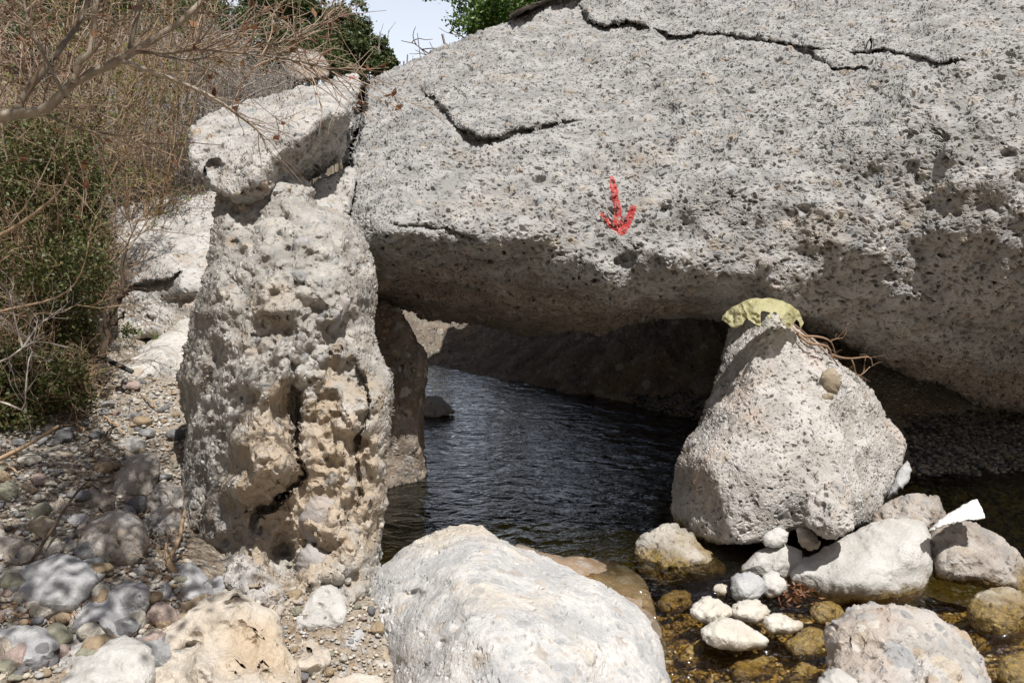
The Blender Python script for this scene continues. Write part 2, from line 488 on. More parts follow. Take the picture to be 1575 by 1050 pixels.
def gdepth(px, py, zoff=0.0):
    """depth at which the ray through a pixel meets the ground (or water)"""
    v = FWD + (px - 787.5) / F * RT + (525 - py) / F * UP
    ds = np.linspace(1.2, 12, 1200)
    p = CAM + v * ds[:, None]
    g = np.maximum(ground_z(p[:, 0], p[:, 1]), -.06) + zoff
    k = np.argmax(p[:, 2] < g)
    return ds[k] if k else 4.0

def arock(name, label, cat, outline, mat, sink=6, lean=.55, bulge=.34, step=2.2, zoff=0.0, d0=None, group=None, seed=0, **kw):
    d0 = None if (outline[0][0] < 640 and d0 is not None and d0 < 3) else d0
    o = np.asarray(outline, float)
    cx = o[:, 0].mean(); y0, y1 = o[:, 1].min(), o[:, 1].max(); x0, x1 = o[:, 0].min(), o[:, 0].max()
    d = d0 if d0 is not None else gdepth(cx, y1 - sink, zoff)
    W = (x1 - x0) / F * d; H = (y1 - y0) / F * d; mn = min(W, H)
    ctrl = [(x0, y1, d), (x1, y1, d), (cx, y1, d - .05 * mn), (x0, y0, d + lean * H), (x1, y0, d + lean * H), (cx, y0, d + lean * H),
            (cx, (y0 + y1) / 2, d + lean * H * .5 - bulge * mn * .35), (cx, y0 * .3 + y1 * .7, d - bulge * mn * .42)]
    half = min(x1 - x0, y1 - y0) / 2
    if 'lump' not in kw: kw['lump'] = .22 * mn; kw['lumps'] = half * .8
    kw.setdefault('jit', .9)
    return rock(name, label, cat, outline, ctrl, mat, step=step, E=bulge * mn, w=half * .95, back=mn * .75, wb=half, seed=seed, group=group, **kw)

# ------------------------------------------------------------------ materials of stone
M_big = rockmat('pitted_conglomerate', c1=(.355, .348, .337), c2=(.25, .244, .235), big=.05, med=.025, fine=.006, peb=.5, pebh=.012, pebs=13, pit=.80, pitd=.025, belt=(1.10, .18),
                pits=28, stretch=(.85, 1, 1.15), rot=(0, .35, 0), tan=.12, tanc=(.33, .27, .19), spots=.40, hole=.10)
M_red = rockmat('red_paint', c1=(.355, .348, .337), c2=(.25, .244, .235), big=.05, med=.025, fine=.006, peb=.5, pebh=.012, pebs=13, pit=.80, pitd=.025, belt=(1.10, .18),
                pits=28, stretch=(.85, 1, 1.15), rot=(0, .35, 0), tan=.12, spots=.40, hole=.10, paint=(.34, .03, .03))
M_slab = rockmat('slab_conglomerate', c1=(.43, .415, .395), c2=(.31, .295, .275), big=.05, med=.030, fine=.006, peb=.4, pit=.62, pitd=.022, pits=22, tan=.22, seed=3.0)
M_redslab = rockmat('dark_red_paint', c1=(.43, .415, .395), c2=(.31, .295, .275), big=.05, med=.030, fine=.006, peb=.4, pit=.62, pitd=.022, pits=22, tan=.22, seed=3.0, paint=(.25, .02, .02))
M_pillar = rockmat('knobbly_conglomerate', c1=(.37, .355, .33), c2=(.25, .237, .215), big=.05, med=.026, fine=.005, peb=.6, pebh=.011, pebs=14, pit=.5, pitd=.016, pits=24,
                   tanball=(490, 740, 2.8, .42), tan=.25, tanc=(.42, .32, .215), spots=.45, seed=5.0, hole=.12)
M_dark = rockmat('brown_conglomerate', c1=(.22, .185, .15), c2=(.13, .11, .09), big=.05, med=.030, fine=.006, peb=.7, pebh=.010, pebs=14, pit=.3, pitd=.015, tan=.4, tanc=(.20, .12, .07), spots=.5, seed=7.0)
M_tri = rockmat('porous_conglomerate', c1=(.46, .442, .42), c2=(.34, .322, .30), big=.02, med=.030, fine=.006, peb=.4, pebh=.008, pebs=13, pit=.62, pitd=.016, pits=34, tan=.25,
                tanc=(.48, .34, .25), spots=.35, seed=9.0, wet=.05)
M_fore = rockmat('smooth_conglomerate', c1=(.50, .49, .475), c2=(.38, .38, .38), big=.05, med=.022, fine=.004, peb=.7, pebh=.002, pebs=16, pit=.28, pitd=.010, pits=26, tan=.30,
                 tanc=(.52, .44, .33), spots=.38, seed=11.0, hole=.08, wet=-.02)
M_back = rockmat('distant_conglomerate', c1=(.46, .445, .425), c2=(.35, .335, .315), big=.06, med=.022, fine=.005, peb=.35, pit=.35, pitd=.02, pits=20, tan=.22, seed=13.0)
M_white = rockmat('white_limestone', c1=(.48, .47, .45), c2=(.38, .37, .35), big=.04, med=.020, fine=.004, peb=.15, pebh=.001, pit=.10, pitd=.004, pits=30, tan=.22, tanc=(.52, .45, .35), spots=.12, seed=15.0, wet=.012)
M_grey = rockmat('grey_limestone', c1=(.40, .40, .40), c2=(.30, .30, .31), big=.04, med=.018, fine=.0035, peb=.15, pebh=.001, pit=.15, pitd=.004, pits=30, tan=.18, tanc=(.33, .24, .16), spots=.25, seed=17.0, wet=-.015)
M_tan = rockmat('tan_limestone', c1=(.50, .46, .405), c2=(.38, .33, .27), big=.05, med=.035, fine=.004, peb=.1, pebh=.002, pit=.15, pitd=.012, pits=14, tan=.4, tanc=(.42, .32, .21), spots=.2, seed=19.0, hole=.15, wet=-.03)
M_brown = rockmat('rough_brown_stone', c1=(.36, .33, .30), c2=(.24, .21, .18), big=.05, med=.03, fine=.006, peb=.45, pebh=.006, pit=.35, pitd=.012, tan=.4, tanc=(.26, .17, .10), spots=.4, seed=21.0, wet=.03)
M_algae = rockmat('wet_algae_stone', c1=(.42, .39, .34), c2=(.28, .26, .22), big=.05, med=.03, fine=.006, peb=.3, pebh=.006, pit=.35, pitd=.012, tan=.3, tanc=(.26, .17, .06), spots=.3, seed=23.0, wet=.055)
M_awash = rockmat('half_wet_limestone', c1=(.60, .57, .52), c2=(.48, .45, .40), big=.03, med=.02, fine=.004, peb=.1, pit=.2, pitd=.006, tan=.2, tanc=(.40, .28, .08), spots=.2, seed=27.0, wet=.005)
M_puddle = rockmat('cobbled_conglomerate', c1=(.43, .41, .39), c2=(.33, .31, .29), big=.05, med=.03, fine=.005, peb=.75, pebh=.018, pebs=8, pit=.35, pitd=.010, pits=28, tan=.3, tanc=(.36, .29, .235), spots=.75, seed=25.0, wet=-.03)

# ------------------------------------------------------------------ the great boulder
big_out = [(552, 130), (600, 108), (650, 88), (690, 68), (740, 48), (790, 28), (840, 3), (880, -25), (960, -70), (1100, -115), (1300, -140), (1600, -150), (1780, -60),
           (1830, 150), (1830, 400), (1800, 600), (1700, 660), (1575, 634), (1520, 628), (1480, 610), (1440, 590), (1400, 580), (1360, 560), (1330, 545), (1280, 522), (1230, 505),
           (1180, 496), (1120, 494), (1060, 490), (1000, 493), (960, 500), (942, 508), (926, 517), (890, 510), (840, 515), (800, 520), (780, 511), (750, 508), (735, 500), (690, 497),
           (655, 490), (630, 478), (600, 470), (570, 463), (550, 430), (540, 380), (530, 340), (528, 300), (524, 270), (526, 240), (530, 215), (534, 190), (540, 160)]
big_ctrl = [(540, 140, 5.4), (560, 250, 4.5), (540, 340, 3.85), (600, 372, 3.68), (600, 425, 4.15), (600, 465, 4.6),
            (700, 72, 5.7), (750, 150, 4.95), (750, 250, 4.32), (750, 320, 4.02), (760, 372, 3.88), (760, 410, 4.04), (760, 450, 4.32), (760, 500, 4.9),
            (850, 0, 6.4), (950, 60, 5.6), (950, 130, 5.0), (950, 200, 4.55), (950, 260, 4.25), (950, 320, 4.06), (950, 380, 3.96), (955, 430, 3.97), (955, 470, 4.10), (960, 505, 4.5),
            (1200, -110, 6.7), (1200, 40, 5.2), (1200, 110, 4.68), (1200, 180, 4.32), (1200, 240, 4.10), (1200, 300, 3.97), (1200, 360, 3.90), (1200, 420, 3.89), (1200, 465, 3.98), (1200, 500, 4.25),
            (1450, -130, 6.2), (1450, -10, 4.95), (1450, 60, 4.38), (1450, 115, 4.08), (1450, 170, 3.92), (1450, 230, 3.84), (1450, 300, 3.80), (1450, 370, 3.82), (1450, 460, 3.93), (1450, 550, 4.28), (1500, 622, 4.95),
            (1700, -60, 4.8), (1700, 60, 4.05), (1700, 150, 3.80), (1700, 250, 3.68), (1700, 400, 3.78), (1700, 520, 4.1), (1700, 650, 5.0)]
big_cracks = [
    ([(640, 128), (668, 150), (690, 180), (715, 203), (738, 212), (765, 207), (800, 201), (850, 190), (905, 184)], 12, .05, .075, 150),
    ([(700, 196), (735, 216), (800, 210)], 10, .06, .03, 80),
    ([(890, 8), (905, 28), (930, 40), (975, 34), (1000, 43)], 10, .09, .12, 150),
    ([(1000, 43), (1030, 57), (1080, 52), (1150, 56), (1215, 68), (1290, 82)], 4, .05, .06, 150),
    ([(1030, 57), (1010, 75), (960, 82)], 4, .03, .02, 60), ([(1215, 68), (1290, 105), (1340, 108)], 5, .04, .03, 80),
    ([(1290, 82), (1360, 75), (1430, 95), (1500, 90)], 6, .04, .03, 80),
    ([(580, 240), (640, 262), (740, 250)], 8, .02, .0, 40), ([(600, 345), (680, 350), (740, 372)], 7, .03, .03, 60),
    ([(562, 120), (556, 165), (550, 205), (540, 240), (533, 275), (532, 330)], 10, .6, .0, 20),
]
big_dents = [(1030, 168, 12, 9, 0, .06), (965, 402, 16, 10, -20, .05), (1018, 322, 15, 8, -10, .05), (700, 405, 80, 14, 0, .06), (1185, 255, 40, 12, -15, .04),
             (850, 455, 60, 10, 8, .06), (1060, 470, 60, 9, 3, .06), (690, 450, 50, 9, 5, .07), (1400, 330, 50, 20, -30, .02), (1330, 150, 40, 14, -10, .04),
             (1460, 235, 16, 12, -40, -.05), (780, 470, 45, 16, 5, -.07), (1020, 395, 60, 22, 0, -.04), (640, 360, 50, 10, 5, -.05)]
arrow = [(937, 273), (944, 273), (951, 299), (956, 325), (958, 340), (964, 330), (971, 317), (979, 319), (975, 334), (968, 348), (960, 361), (952, 361), (943, 352),
         (933, 344), (926, 336), (921, 328), (928, 326), (937, 335), (944, 340), (943, 320), (940, 300)]
big_back = lambda x, y: .32 + 1.88 * sst(760, 1050, x) + 1.2 * sst(1050, 1300, x)
big = rock('giant_boulder', 'huge pale pitted boulder spanning the stream, marked with a red arrow', 'boulder', big_out, big_ctrl, M_big,
           step=1.6, E=.16, w=34, back=2.2, wb=150, backf=big_back, dents=big_dents, cracks=big_cracks, lump=.10, lumps=70,
           patches=[('painted_arrow', arrow, M_red)], jit=1.2, seed=1)
for c in big.children: c['label'] = 'red painted arrow pointing down'

# cap slab, wedge, pillar
rock('cap_rock', 'tilted pale slab resting on top of the upright pillar boulder, overhanging left', 'rock',
     [(289, 215), (298, 192), (340, 170), (400, 150), (450, 136), (500, 125), (538, 115), (552, 118), (552, 148), (543, 180), (533, 207), (530, 230), (524, 245), (500, 263), (483, 273),
      (465, 285), (440, 300), (400, 310), (372, 312), (345, 302), (318, 292), (300, 275), (291, 250)],
     [(300, 200, 3.75), (400, 155, 4.15), (540, 118, 4.6), (320, 280, 3.42), (400, 280, 3.25), (380, 220, 3.52), (452, 228, 3.36), (485, 205, 3.5), (530, 178, 3.72), (538, 130, 4.25),
      (452, 262, 3.62), (480, 268, 4.0), (510, 240, 4.15), (528, 215, 4.15)],
     M_slab, step=1.8, E=.09, w=16, back=.55, wb=60, dents=[(312, 262, 14, 16, 0, -.05), (330, 262, 6, 16, 0, .08), (470, 155, 30, 6, -20, .03)],
     patches=[('paint_spot', [(536, 118), (547, 117), (547, 123), (537, 124)], M_redslab)], seed=2, lump=.04, lumps=30)
rock('wedged_rock', 'small pale block jammed in the crack between cap slab and giant boulder', 'rock',
     [(484, 283), (510, 268), (542, 258), (546, 290), (538, 325), (520, 345), (495, 330), (480, 305)],
     [(490, 285, 3.9), (540, 265, 4.05), (490, 320, 3.7), (535, 330, 3.8)], M_slab, step=2, E=.05, w=10, back=.4, seed=3)
pil_out = [(333, 305), (345, 278), (378, 262), (402, 252), (440, 262), (468, 275), (482, 290), (486, 310), (510, 320), (535, 335), (555, 360), (570, 395), (576, 440), (573, 490), (580, 530),
           (597, 565), (608, 600), (606, 640), (598, 680), (596, 740), (589, 800), (584, 845), (582, 900), (562, 935), (530, 955), (500, 965), (470, 965), (445, 985), (432, 1000), (410, 990),
           (385, 970), (350, 955), (315, 930), (290, 880), (282, 790), (280, 740), (283, 650), (275, 580), (288, 520), (300, 470), (318, 420), (325, 370), (329, 335)]
pil_ctrl = [(400, 262, 3.55), (340, 320, 3.4), (470, 300, 3.45), (420, 350, 3.2), (540, 350, 3.45), (350, 450, 3.15), (450, 450, 3.02), (540, 450, 3.15), (570, 470, 3.4),
            (290, 600, 3.35), (340, 600, 3.02), (420, 600, 2.86), (455, 620, 2.98), (520, 600, 2.95), (590, 600, 3.08), (290, 760, 3.25), (340, 760, 2.92), (410, 720, 2.72), (450, 740, 2.86),
            (520, 740, 2.88), (585, 760, 3.02), (320, 850, 2.95), (380, 830, 2.82), (400, 900, 2.62), (430, 940, 2.56), (450, 860, 2.86), (490, 820, 2.84), (540, 860, 2.80), (580, 860, 2.95), (500, 910, 2.72)]
pil_dents = [(385, 345, 42, 30, -50, 0.081), (455, 640, 9, 100, -4, 0.074), (425, 700, 40, 40, 0, -0.043), (400, 800, 20, 70, 50, 0.050), (530, 590, 36, 42, 20, 0.056), (560, 560, 12, 30, 0, -0.019),
             (435, 865, 20, 42, 0, 0.124), (555, 690, 12, 40, 0, 0.025), (487, 716, 16, 12, 0, 0.031), (340, 840, 38, 48, 0, 0.062), (560, 840, 14, 30, 0, 0.037), (465, 385, 14, 14, 0, -0.022),
             (560, 410, 10, 40, 15, 0.043), (420, 270, 18, 18, 0, -0.037), (470, 262, 16, 14, 0, -0.025), (375, 480, 14, 50, 20, 0.031), (520, 480, 12, 36, 20, -0.031), (480, 500, 12, 40, 10, 0.031),
             (330, 560, 12, 60, 0, 0.025), (555, 740, 16, 26, 10, 0.037), (400, 640, 50, 16, -30, 0.025), (350, 700, 30, 20, 40, 0.031), (500, 660, 30, 10, 30, 0.031), (540, 660, 20, 10, -10, -0.031)]
pil = rock('pillar_boulder', 'tall knobbly upright boulder with orange tan hollows, left support of the giant boulder', 'boulder', pil_out, pil_ctrl, M_pillar, step=1.5, E=.20, w=26, back=.6, wb=80,
           dents=pil_dents, cracks=[([(452, 590), (462, 640), (455, 690), (470, 730), (440, 765), (400, 790), (385, 820)], 5, .06, .04, 30),
                                    ([(560, 500), (548, 560), (570, 620), (548, 680), (556, 760), (535, 800)], 6, .04, .03, 25)], lump=.11, lumps=34, seed=4)
M_knob = rockmat('embedded_grey_stone', c1=(.33, .33, .34), c2=(.25, .25, .26), big=.01, med=.010, fine=.003, peb=.1, pit=.1, pitd=.003, tan=.3, tanc=(.42, .29, .17), spots=.2, seed=31.0)
def knob(cx, cy, rx, ry, d, mat=M_knob, par=None, ang=0, name='embedded_stone'):
    a = np.linspace(0, 2 * math.pi, 10, endpoint=False); c, s_ = math.cos(math.radians(ang)), math.sin(math.radians(ang))
    r = np.random.default_rng(int(cx * 7 + cy)); k = 1 + r.uniform(-.12, .12, 10)
    o = [(cx + rx * q * math.cos(t) * c - ry * q * math.sin(t) * s_, cy + rx * q * math.cos(t) * s_ + ry * q * math.sin(t) * c) for t, q in zip(a, k)]
    mn = min(rx, ry) / F * d
    ob = rock(name, None, None, o, [(cx - rx, cy - ry, d), (cx + rx, cy - ry, d), (cx, cy, d), (cx - rx, cy + ry, d), (cx + rx, cy + ry, d)], mat, step=1.6, E=mn * .9, w=min(rx, ry), back=mn, seed=int(cx))
    if par:
        ob.location = Vector(ob.location) - Vector(par.location); ob.parent = par
    return ob
knob(490, 800, 29, 42, 2.83, par=pil, ang=8)
knob(484, 868, 28, 32, 2.80, par=pil, ang=-20)
knob(466, 383, 17, 17, 3.12, par=pil)
knob(520, 482, 12, 30, 3.05, par=pil, ang=25)
knob(416, 400, 18, 10, 3.13, par=pil, ang=-10)
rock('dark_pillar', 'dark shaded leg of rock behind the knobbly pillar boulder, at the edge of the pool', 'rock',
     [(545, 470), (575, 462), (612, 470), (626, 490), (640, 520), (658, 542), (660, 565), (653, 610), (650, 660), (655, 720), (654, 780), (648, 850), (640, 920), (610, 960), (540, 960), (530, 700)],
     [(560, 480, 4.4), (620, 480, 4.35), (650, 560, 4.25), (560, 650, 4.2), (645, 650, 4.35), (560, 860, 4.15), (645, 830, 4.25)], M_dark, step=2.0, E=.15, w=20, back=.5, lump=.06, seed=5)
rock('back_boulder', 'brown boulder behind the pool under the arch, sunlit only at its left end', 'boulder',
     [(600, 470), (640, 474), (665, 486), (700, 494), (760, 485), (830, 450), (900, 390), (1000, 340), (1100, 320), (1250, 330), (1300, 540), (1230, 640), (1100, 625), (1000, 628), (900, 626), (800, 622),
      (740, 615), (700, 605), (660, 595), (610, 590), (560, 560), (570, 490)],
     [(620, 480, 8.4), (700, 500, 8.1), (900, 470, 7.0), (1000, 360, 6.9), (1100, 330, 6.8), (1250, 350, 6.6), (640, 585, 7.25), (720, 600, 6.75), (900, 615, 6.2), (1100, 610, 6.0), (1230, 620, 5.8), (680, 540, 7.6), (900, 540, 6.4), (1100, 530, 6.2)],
     rockmat('brown_back_conglomerate', c1=(.20, .165, .13), c2=(.12, .10, .08), peb=.5, pit=.35, tan=.3, tanc=(.20, .14, .09), seed=33.0, spots=.35, med=.05, big=.08), step=2.6, E=.2, w=30, back=.9, lump=.15, seed=6)  # base colour darkened to carry the deep shade behind the pool
rock('sunlit_boulder', 'broad white boulder in the sun behind the bank, left of the pillar', 'boulder',
     [(176, 325), (205, 308), (250, 300), (300, 297), (345, 300), (370, 400), (365, 520), (310, 530), (262, 528), (225, 518), (195, 530), (160, 520), (165, 470), (174, 400)],
     [(180, 320, 6.2), (300, 300, 6.4), (360, 310, 6.3), (170, 420, 5.6), (260, 420, 5.45), (340, 420, 5.5), (180, 510, 5.3), (260, 470, 5.45), (280, 440, 5.25), (300, 520, 5.1), (360, 500, 5.2)],
     M_back, step=2.0, E=.15, w=18, back=1.0, cracks=[([(190, 440), (230, 436), (260, 432), (285, 412)], 7, .035, .08, 90)], dents=[(285, 462, 20, 8, 0, .06), (235, 488, 14, 6, 0, .06)], lump=.06, lumps=35, seed=7)
rock('low_boulder', 'low smooth grey boulder at the top of the gravel bank, half in shade', 'boulder',
     [(138, 600), (158, 564), (185, 541), (212, 530), (240, 520), (270, 500), (300, 480), (335, 490), (345, 560), (330, 640), (270, 640), (215, 640), (170, 640), (142, 630)],
     [(150, 600, 4.45), (150, 570, 4.6), (215, 535, 4.85), (300, 485, 5.2), (280, 545, 4.85), (200, 570, 4.48), (330, 560, 4.85), (240, 550, 4.62), (230, 620, 4.5), (320, 630, 4.9)],
     rockmat('smooth_grey_conglomerate', c1=(.52, .50, .47), c2=(.42, .40, .37), med=.02, peb=.3, pebh=.002, pit=.2, pitd=.008, tan=.2, seed=35.0), step=2.0, E=.12, w=16, back=.5, seed=8)
rock('shaded_boulder', 'brown boulder half hidden behind the green shrub', 'boulder',
     [(90, 300), (130, 285), (160, 292), (178, 320), (180, 380), (174, 450), (168, 520), (150, 570), (80, 570), (60, 420)],
     [(100, 300, 4.9), (175, 320, 5.0), (60, 420, 4.7), (170, 450, 4.8), (100, 550, 4.5), (165, 540, 4.6), (125, 430, 4.55)], M_brown, step=2.4, E=.15, w=22, back=.6, seed=9)

# triangle rock
tri = rock('wedge_boulder', 'triangular white pitted boulder propping up the giant boulder, yellow sheet on its tip', 'boulder',
     [(1122, 508), (1135, 492), (1155, 480), (1190, 476), (1218, 498), (1240, 512), (1262, 530), (1290, 556), (1328, 585), (1350, 612), (1365, 640), (1388, 662), (1393, 695), (1380, 730),
      (1362, 765), (1345, 800), (1300, 815), (1250, 818), (1215, 822), (1170, 834), (1120, 838), (1070, 832), (1040, 815), (1032, 788), (1035, 740), (1050, 690), (1075, 650), (1092, 605), (1105, 565), (1114, 530)],
     [(1185, 490, 3.92), (1125, 510, 4.15), (1100, 590, 4.02), (1075, 640, 3.98), (1040, 740, 3.85), (1040, 800, 3.75), (1150, 560, 3.80), (1115, 640, 3.70), (1080, 710, 3.60), (1240, 540, 3.92),
      (1200, 640, 3.62), (1120, 760, 3.40), (1200, 760, 3.38), (1285, 610, 3.76), (1340, 640, 3.98), (1385, 690, 4.08), (1270, 700, 3.50), (1305, 760, 3.46), (1350, 740, 3.84), (1120, 828, 3.42), (1200, 824, 3.40), (1290, 808, 3.50)],
     M_tri, step=1.5, E=.08, w=12, back=.55, wb=60, lump=.035, lumps=45, dents=[(1310, 660, 12, 40, -15, .05), (1170, 680, 16, 12, 0, .02), (1330, 720, 10, 30, 0, .05), (1250, 590, 8, 8, 0, .03)], seed=10)
M_tanpeb = rockmat('brown_pebble', c1=(.30, .25, .18), c2=(.22, .18, .13), big=.01, med=.008, fine=.003, peb=.1, pit=.1, pitd=.003, tan=.2, spots=.2, seed=37.0)
k_ = knob(1277, 586, 16, 21, 3.74, M_tanpeb, tri); k2_ = knob(1272, 612, 12, 7, 3.72, M_tanpeb, tri, -20)

# foreground boulder
M_fore_wet = rockmat('wet_brown_rock', c1=(.26, .21, .16), c2=(.15, .12, .09), big=.05, med=.02, fine=.004, peb=.6, pebh=.003, pit=.2, pitd=.006, tan=.4, tanc=(.30, .17, .08), spots=.35, seed=39.0, rough=.3)
rock('wet_rock', 'wet reddish brown rock shelf where the water spills over beside the white foreground boulder', 'rock',
     [(790, 838), (830, 848), (880, 856), (930, 862), (965, 872), (990, 890), (1005, 930), (1020, 990), (1010, 1030), (900, 1000), (800, 900)],
     [(800, 845, 3.32), (900, 862, 3.32), (980, 885, 3.28), (1010, 960, 2.98), (1010, 1020, 2.8), (880, 920, 3.08)], M_fore_wet, step=2.4, E=.05, w=16, back=.4, seed=11)
rock('foreground_boulder', 'big rounded white boulder in front of the pool, at the bottom centre', 'boulder',
     [(567, 905), (576, 880), (600, 858), (632, 836), (668, 815), (708, 806), (738, 807), (760, 822), (800, 842), (850, 864), (900, 888), (950, 912), (985, 940), (1006, 970), (1020, 1010),
      (1036, 1065), (1030, 1130), (850, 1180), (640, 1150), (602, 1060), (592, 1015), (575, 980), (567, 940)],
     [(600, 860, 2.95), (700, 812, 3.1), (740, 812, 3.08), (850, 868, 2.88), (980, 940, 2.62), (580, 940, 2.68), (680, 900, 2.56), (760, 880, 2.58), (850, 930, 2.42), (950, 990, 2.38), (1010, 1040, 2.35),
      (610, 1020, 2.45), (700, 1020, 2.14), (800, 1020, 2.10), (900, 1060, 2.08), (750, 1130, 1.9), (950, 1130, 2.0)],
     M_fore, step=1.6, E=.14, w=40, back=.35, wb=60, lump=.07, lumps=80, dents=[(668, 850, 14, 8, -30, .03), (635, 915, 16, 8, 0, .04), (592, 942, 7, 6, 0, .04), (680, 990, 8, 6, 0, .02), (860, 935, 18, 8, 10, .02)], seed=12)

# ------------------------------------------------------------------ stones of the stream, right
R = 'stones in the stream'
def st(label, outline, mat, seed, name='stream_stone', cat='stone', **kw):
    return arock(name, label, cat, outline, mat, seed=seed, **kw)
st('grey knobbly stone with golden algae, beside the spill of the pool', [(980, 850), (985, 828), (1008, 813), (1035, 808), (1058, 822), (1078, 843), (1100, 860), (1112, 880), (1085, 896), (1030, 900), (995, 890), (978, 868)], M_algae, 20, lump=.05, lumps=20)
st('rough pitted upright stone leaning on the foot of the triangular boulder', [(1240, 790), (1246, 766), (1265, 744), (1285, 740), (1304, 750), (1309, 775), (1315, 803), (1300, 822), (1275, 832), (1255, 822), (1241, 805)], M_tri, 21, d0=3.12, lump=.05, lumps=20)
st('small white stone at the foot of the triangular boulder', [(1174, 826), (1182, 815), (1198, 812), (1210, 820), (1207, 834), (1192, 840), (1177, 837)], M_white, 22, d0=3.28)
st('small olive grey pebble between the pitted upright stone and white stones', [(1228, 818), (1240, 812), (1256, 822), (1262, 840), (1250, 848), (1236, 840)], M_brown, 23, d0=3.2)
st('grey smooth stone tucked against the right flank of the triangular boulder', [(1372, 740), (1385, 715), (1398, 705), (1403, 722), (1396, 745), (1378, 762), (1364, 766)], M_grey, 24, d0=3.72)
st('rough brown stone behind the big smooth white stone', [(1340, 805), (1352, 778), (1385, 762), (1425, 757), (1448, 765), (1456, 790), (1450, 815), (1400, 830), (1360, 825)], M_brown, 25, d0=3.45, lump=.04, lumps=20)
st('flat white stone with a cracked edge, left of the big smooth white stone', [(1134, 880), (1148, 857), (1180, 838), (1210, 835), (1232, 852), (1228, 878), (1205, 893), (1165, 890)], M_white, 26, zoff=.06)
st('round grey white stone at the water edge below the flat white stone', [(1121, 900), (1126, 884), (1148, 877), (1172, 884), (1180, 902), (1170, 922), (1145, 928), (1126, 920)], M_grey, 27, zoff=.06)
st('small white stone wedged under the flat white stone', [(1172, 884), (1190, 878), (1205, 893), (1206, 908), (1190, 918), (1176, 910)], M_white, 28, zoff=.06)
st('biggest smooth white stone right of the stream, with rounded top', [(1212, 882), (1224, 861), (1250, 850), (1295, 826), (1340, 803), (1388, 795), (1420, 801), (1432, 830), (1431, 870), (1420, 908), (1390, 929), (1350, 931), (1312, 930),
    (1286, 938), (1260, 930), (1234, 912), (1216, 897)], M_white, 29, step=1.8, lump=.04, lumps=50)
st('coarse brown and white pitted stone under the white plastic', [(1424, 835), (1432, 812), (1452, 802), (1480, 798), (1512, 808), (1548, 832), (1576, 862), (1605, 900), (1585, 930), (1540, 912), (1490, 900), (1440, 893), (1426, 865)], M_brown, 30, lump=.06, lumps=26)
st('rounded pinkish conglomerate stone full of grey cobbles, bottom right', [(1268, 985), (1276, 958), (1300, 940), (1330, 930), (1380, 928), (1420, 938), (1460, 963), (1500, 1000), (1530, 1060), (1540, 1120), (1400, 1160), (1260, 1120), (1270, 1040)], M_puddle, 31, d0=2.15, step=1.6, lump=.05, lumps=40)
st('small white stone under the pinkish cobble filled stone', [(1252, 1052), (1268, 1030), (1290, 1026), (1312, 1042), (1325, 1070), (1300, 1110), (1255, 1100)], M_white, 32, d0=2.02)
st('wet golden brown stone in the water at the right', [(1488, 942), (1500, 915), (1530, 907), (1570, 918), (1592, 948), (1572, 980), (1530, 978), (1500, 968)], M_algae, 33)
st('white topped stone nearest the spill, awash in the stream', [(1062, 938), (1075, 920), (1095, 914), (1118, 926), (1130, 942), (1110, 958), (1078, 956)], M_awash, 34, sink=2, lean=.75, zoff=.045)
st('white topped stone awash below the round grey white stone', [(1124, 940), (1135, 924), (1155, 918), (1178, 926), (1184, 942), (1168, 958), (1138, 956)], M_awash, 35, sink=2, lean=.75, zoff=.045)
st('flat pale stone barely above the stream, lowest of the awash stones', [(1080, 968), (1096, 952), (1120, 947), (1150, 958), (1180, 985), (1165, 1000), (1115, 998), (1085, 985)], M_awash, 36, sink=2, lean=.75, zoff=.045)
st('small white capped stone awash left of the red leaf litter', [(1174, 958), (1184, 944), (1202, 940), (1226, 950), (1236, 962), (1222, 974), (1190, 972)], M_awash, 37, sink=2, lean=.75, zoff=.045)
st('golden submerged stone left of the cobble filled stone', [(1205, 990), (1220, 975), (1250, 968), (1275, 980), (1280, 1000), (1260, 1015), (1225, 1012)], M_algae, 38, sink=16)
st('submerged golden stone beside the white foreground boulder', [(1040, 1010), (1052, 995), (1078, 990), (1098, 1002), (1096, 1022), (1068, 1030), (1046, 1026)], M_algae, 90, sink=6, zoff=-.055)
st('submerged golden stone below the flat pale awash stone', [(1120, 1030), (1135, 1012), (1165, 1008), (1190, 1022), (1186, 1042), (1150, 1052), (1126, 1046)], M_algae, 91, sink=6, zoff=-.055)
st('submerged brown stone left of the cobble filled stone', [(1205, 1040), (1222, 1024), (1248, 1022), (1262, 1040), (1244, 1058), (1215, 1058)], M_algae, 92, sink=6, zoff=-.055)
st('submerged golden slab between the spill and the awash stones', [(1010, 925), (1030, 910), (1056, 912), (1062, 930), (1044, 945), (1018, 942)], M_algae, 93, sink=4, zoff=-.04)
st('submerged golden stone right of the cobble filled stone', [(1470, 985), (1488, 975), (1512, 980), (1524, 998), (1500, 1012), (1476, 1004)], M_algae, 94, sink=6, zoff=-.055)
st('golden wet stone partly under the biggest white stone', [(1245, 935), (1262, 925), (1290, 932), (1300, 948), (1278, 962), (1252, 956)], M_algae, 95, sink=4)
st('wet stone in the corner below the golden brown stone', [(1535, 1030), (1552, 1010), (1590, 1008), (1610, 1040), (1580, 1065), (1545, 1056)], M_algae, 96, sink=6)
st('small white pebble between the algae stone and the flat white stone', [(1100, 905), (1108, 896), (1120, 898), (1122, 910), (1110, 916)], M_awash, 97, sink=1, zoff=.03)
st('small white rock at the far left end of the pool', [(645, 628), (655, 612), (672, 609), (690, 622), (700, 634), (680, 640), (655, 640)], M_back, 39, d0=5.6)
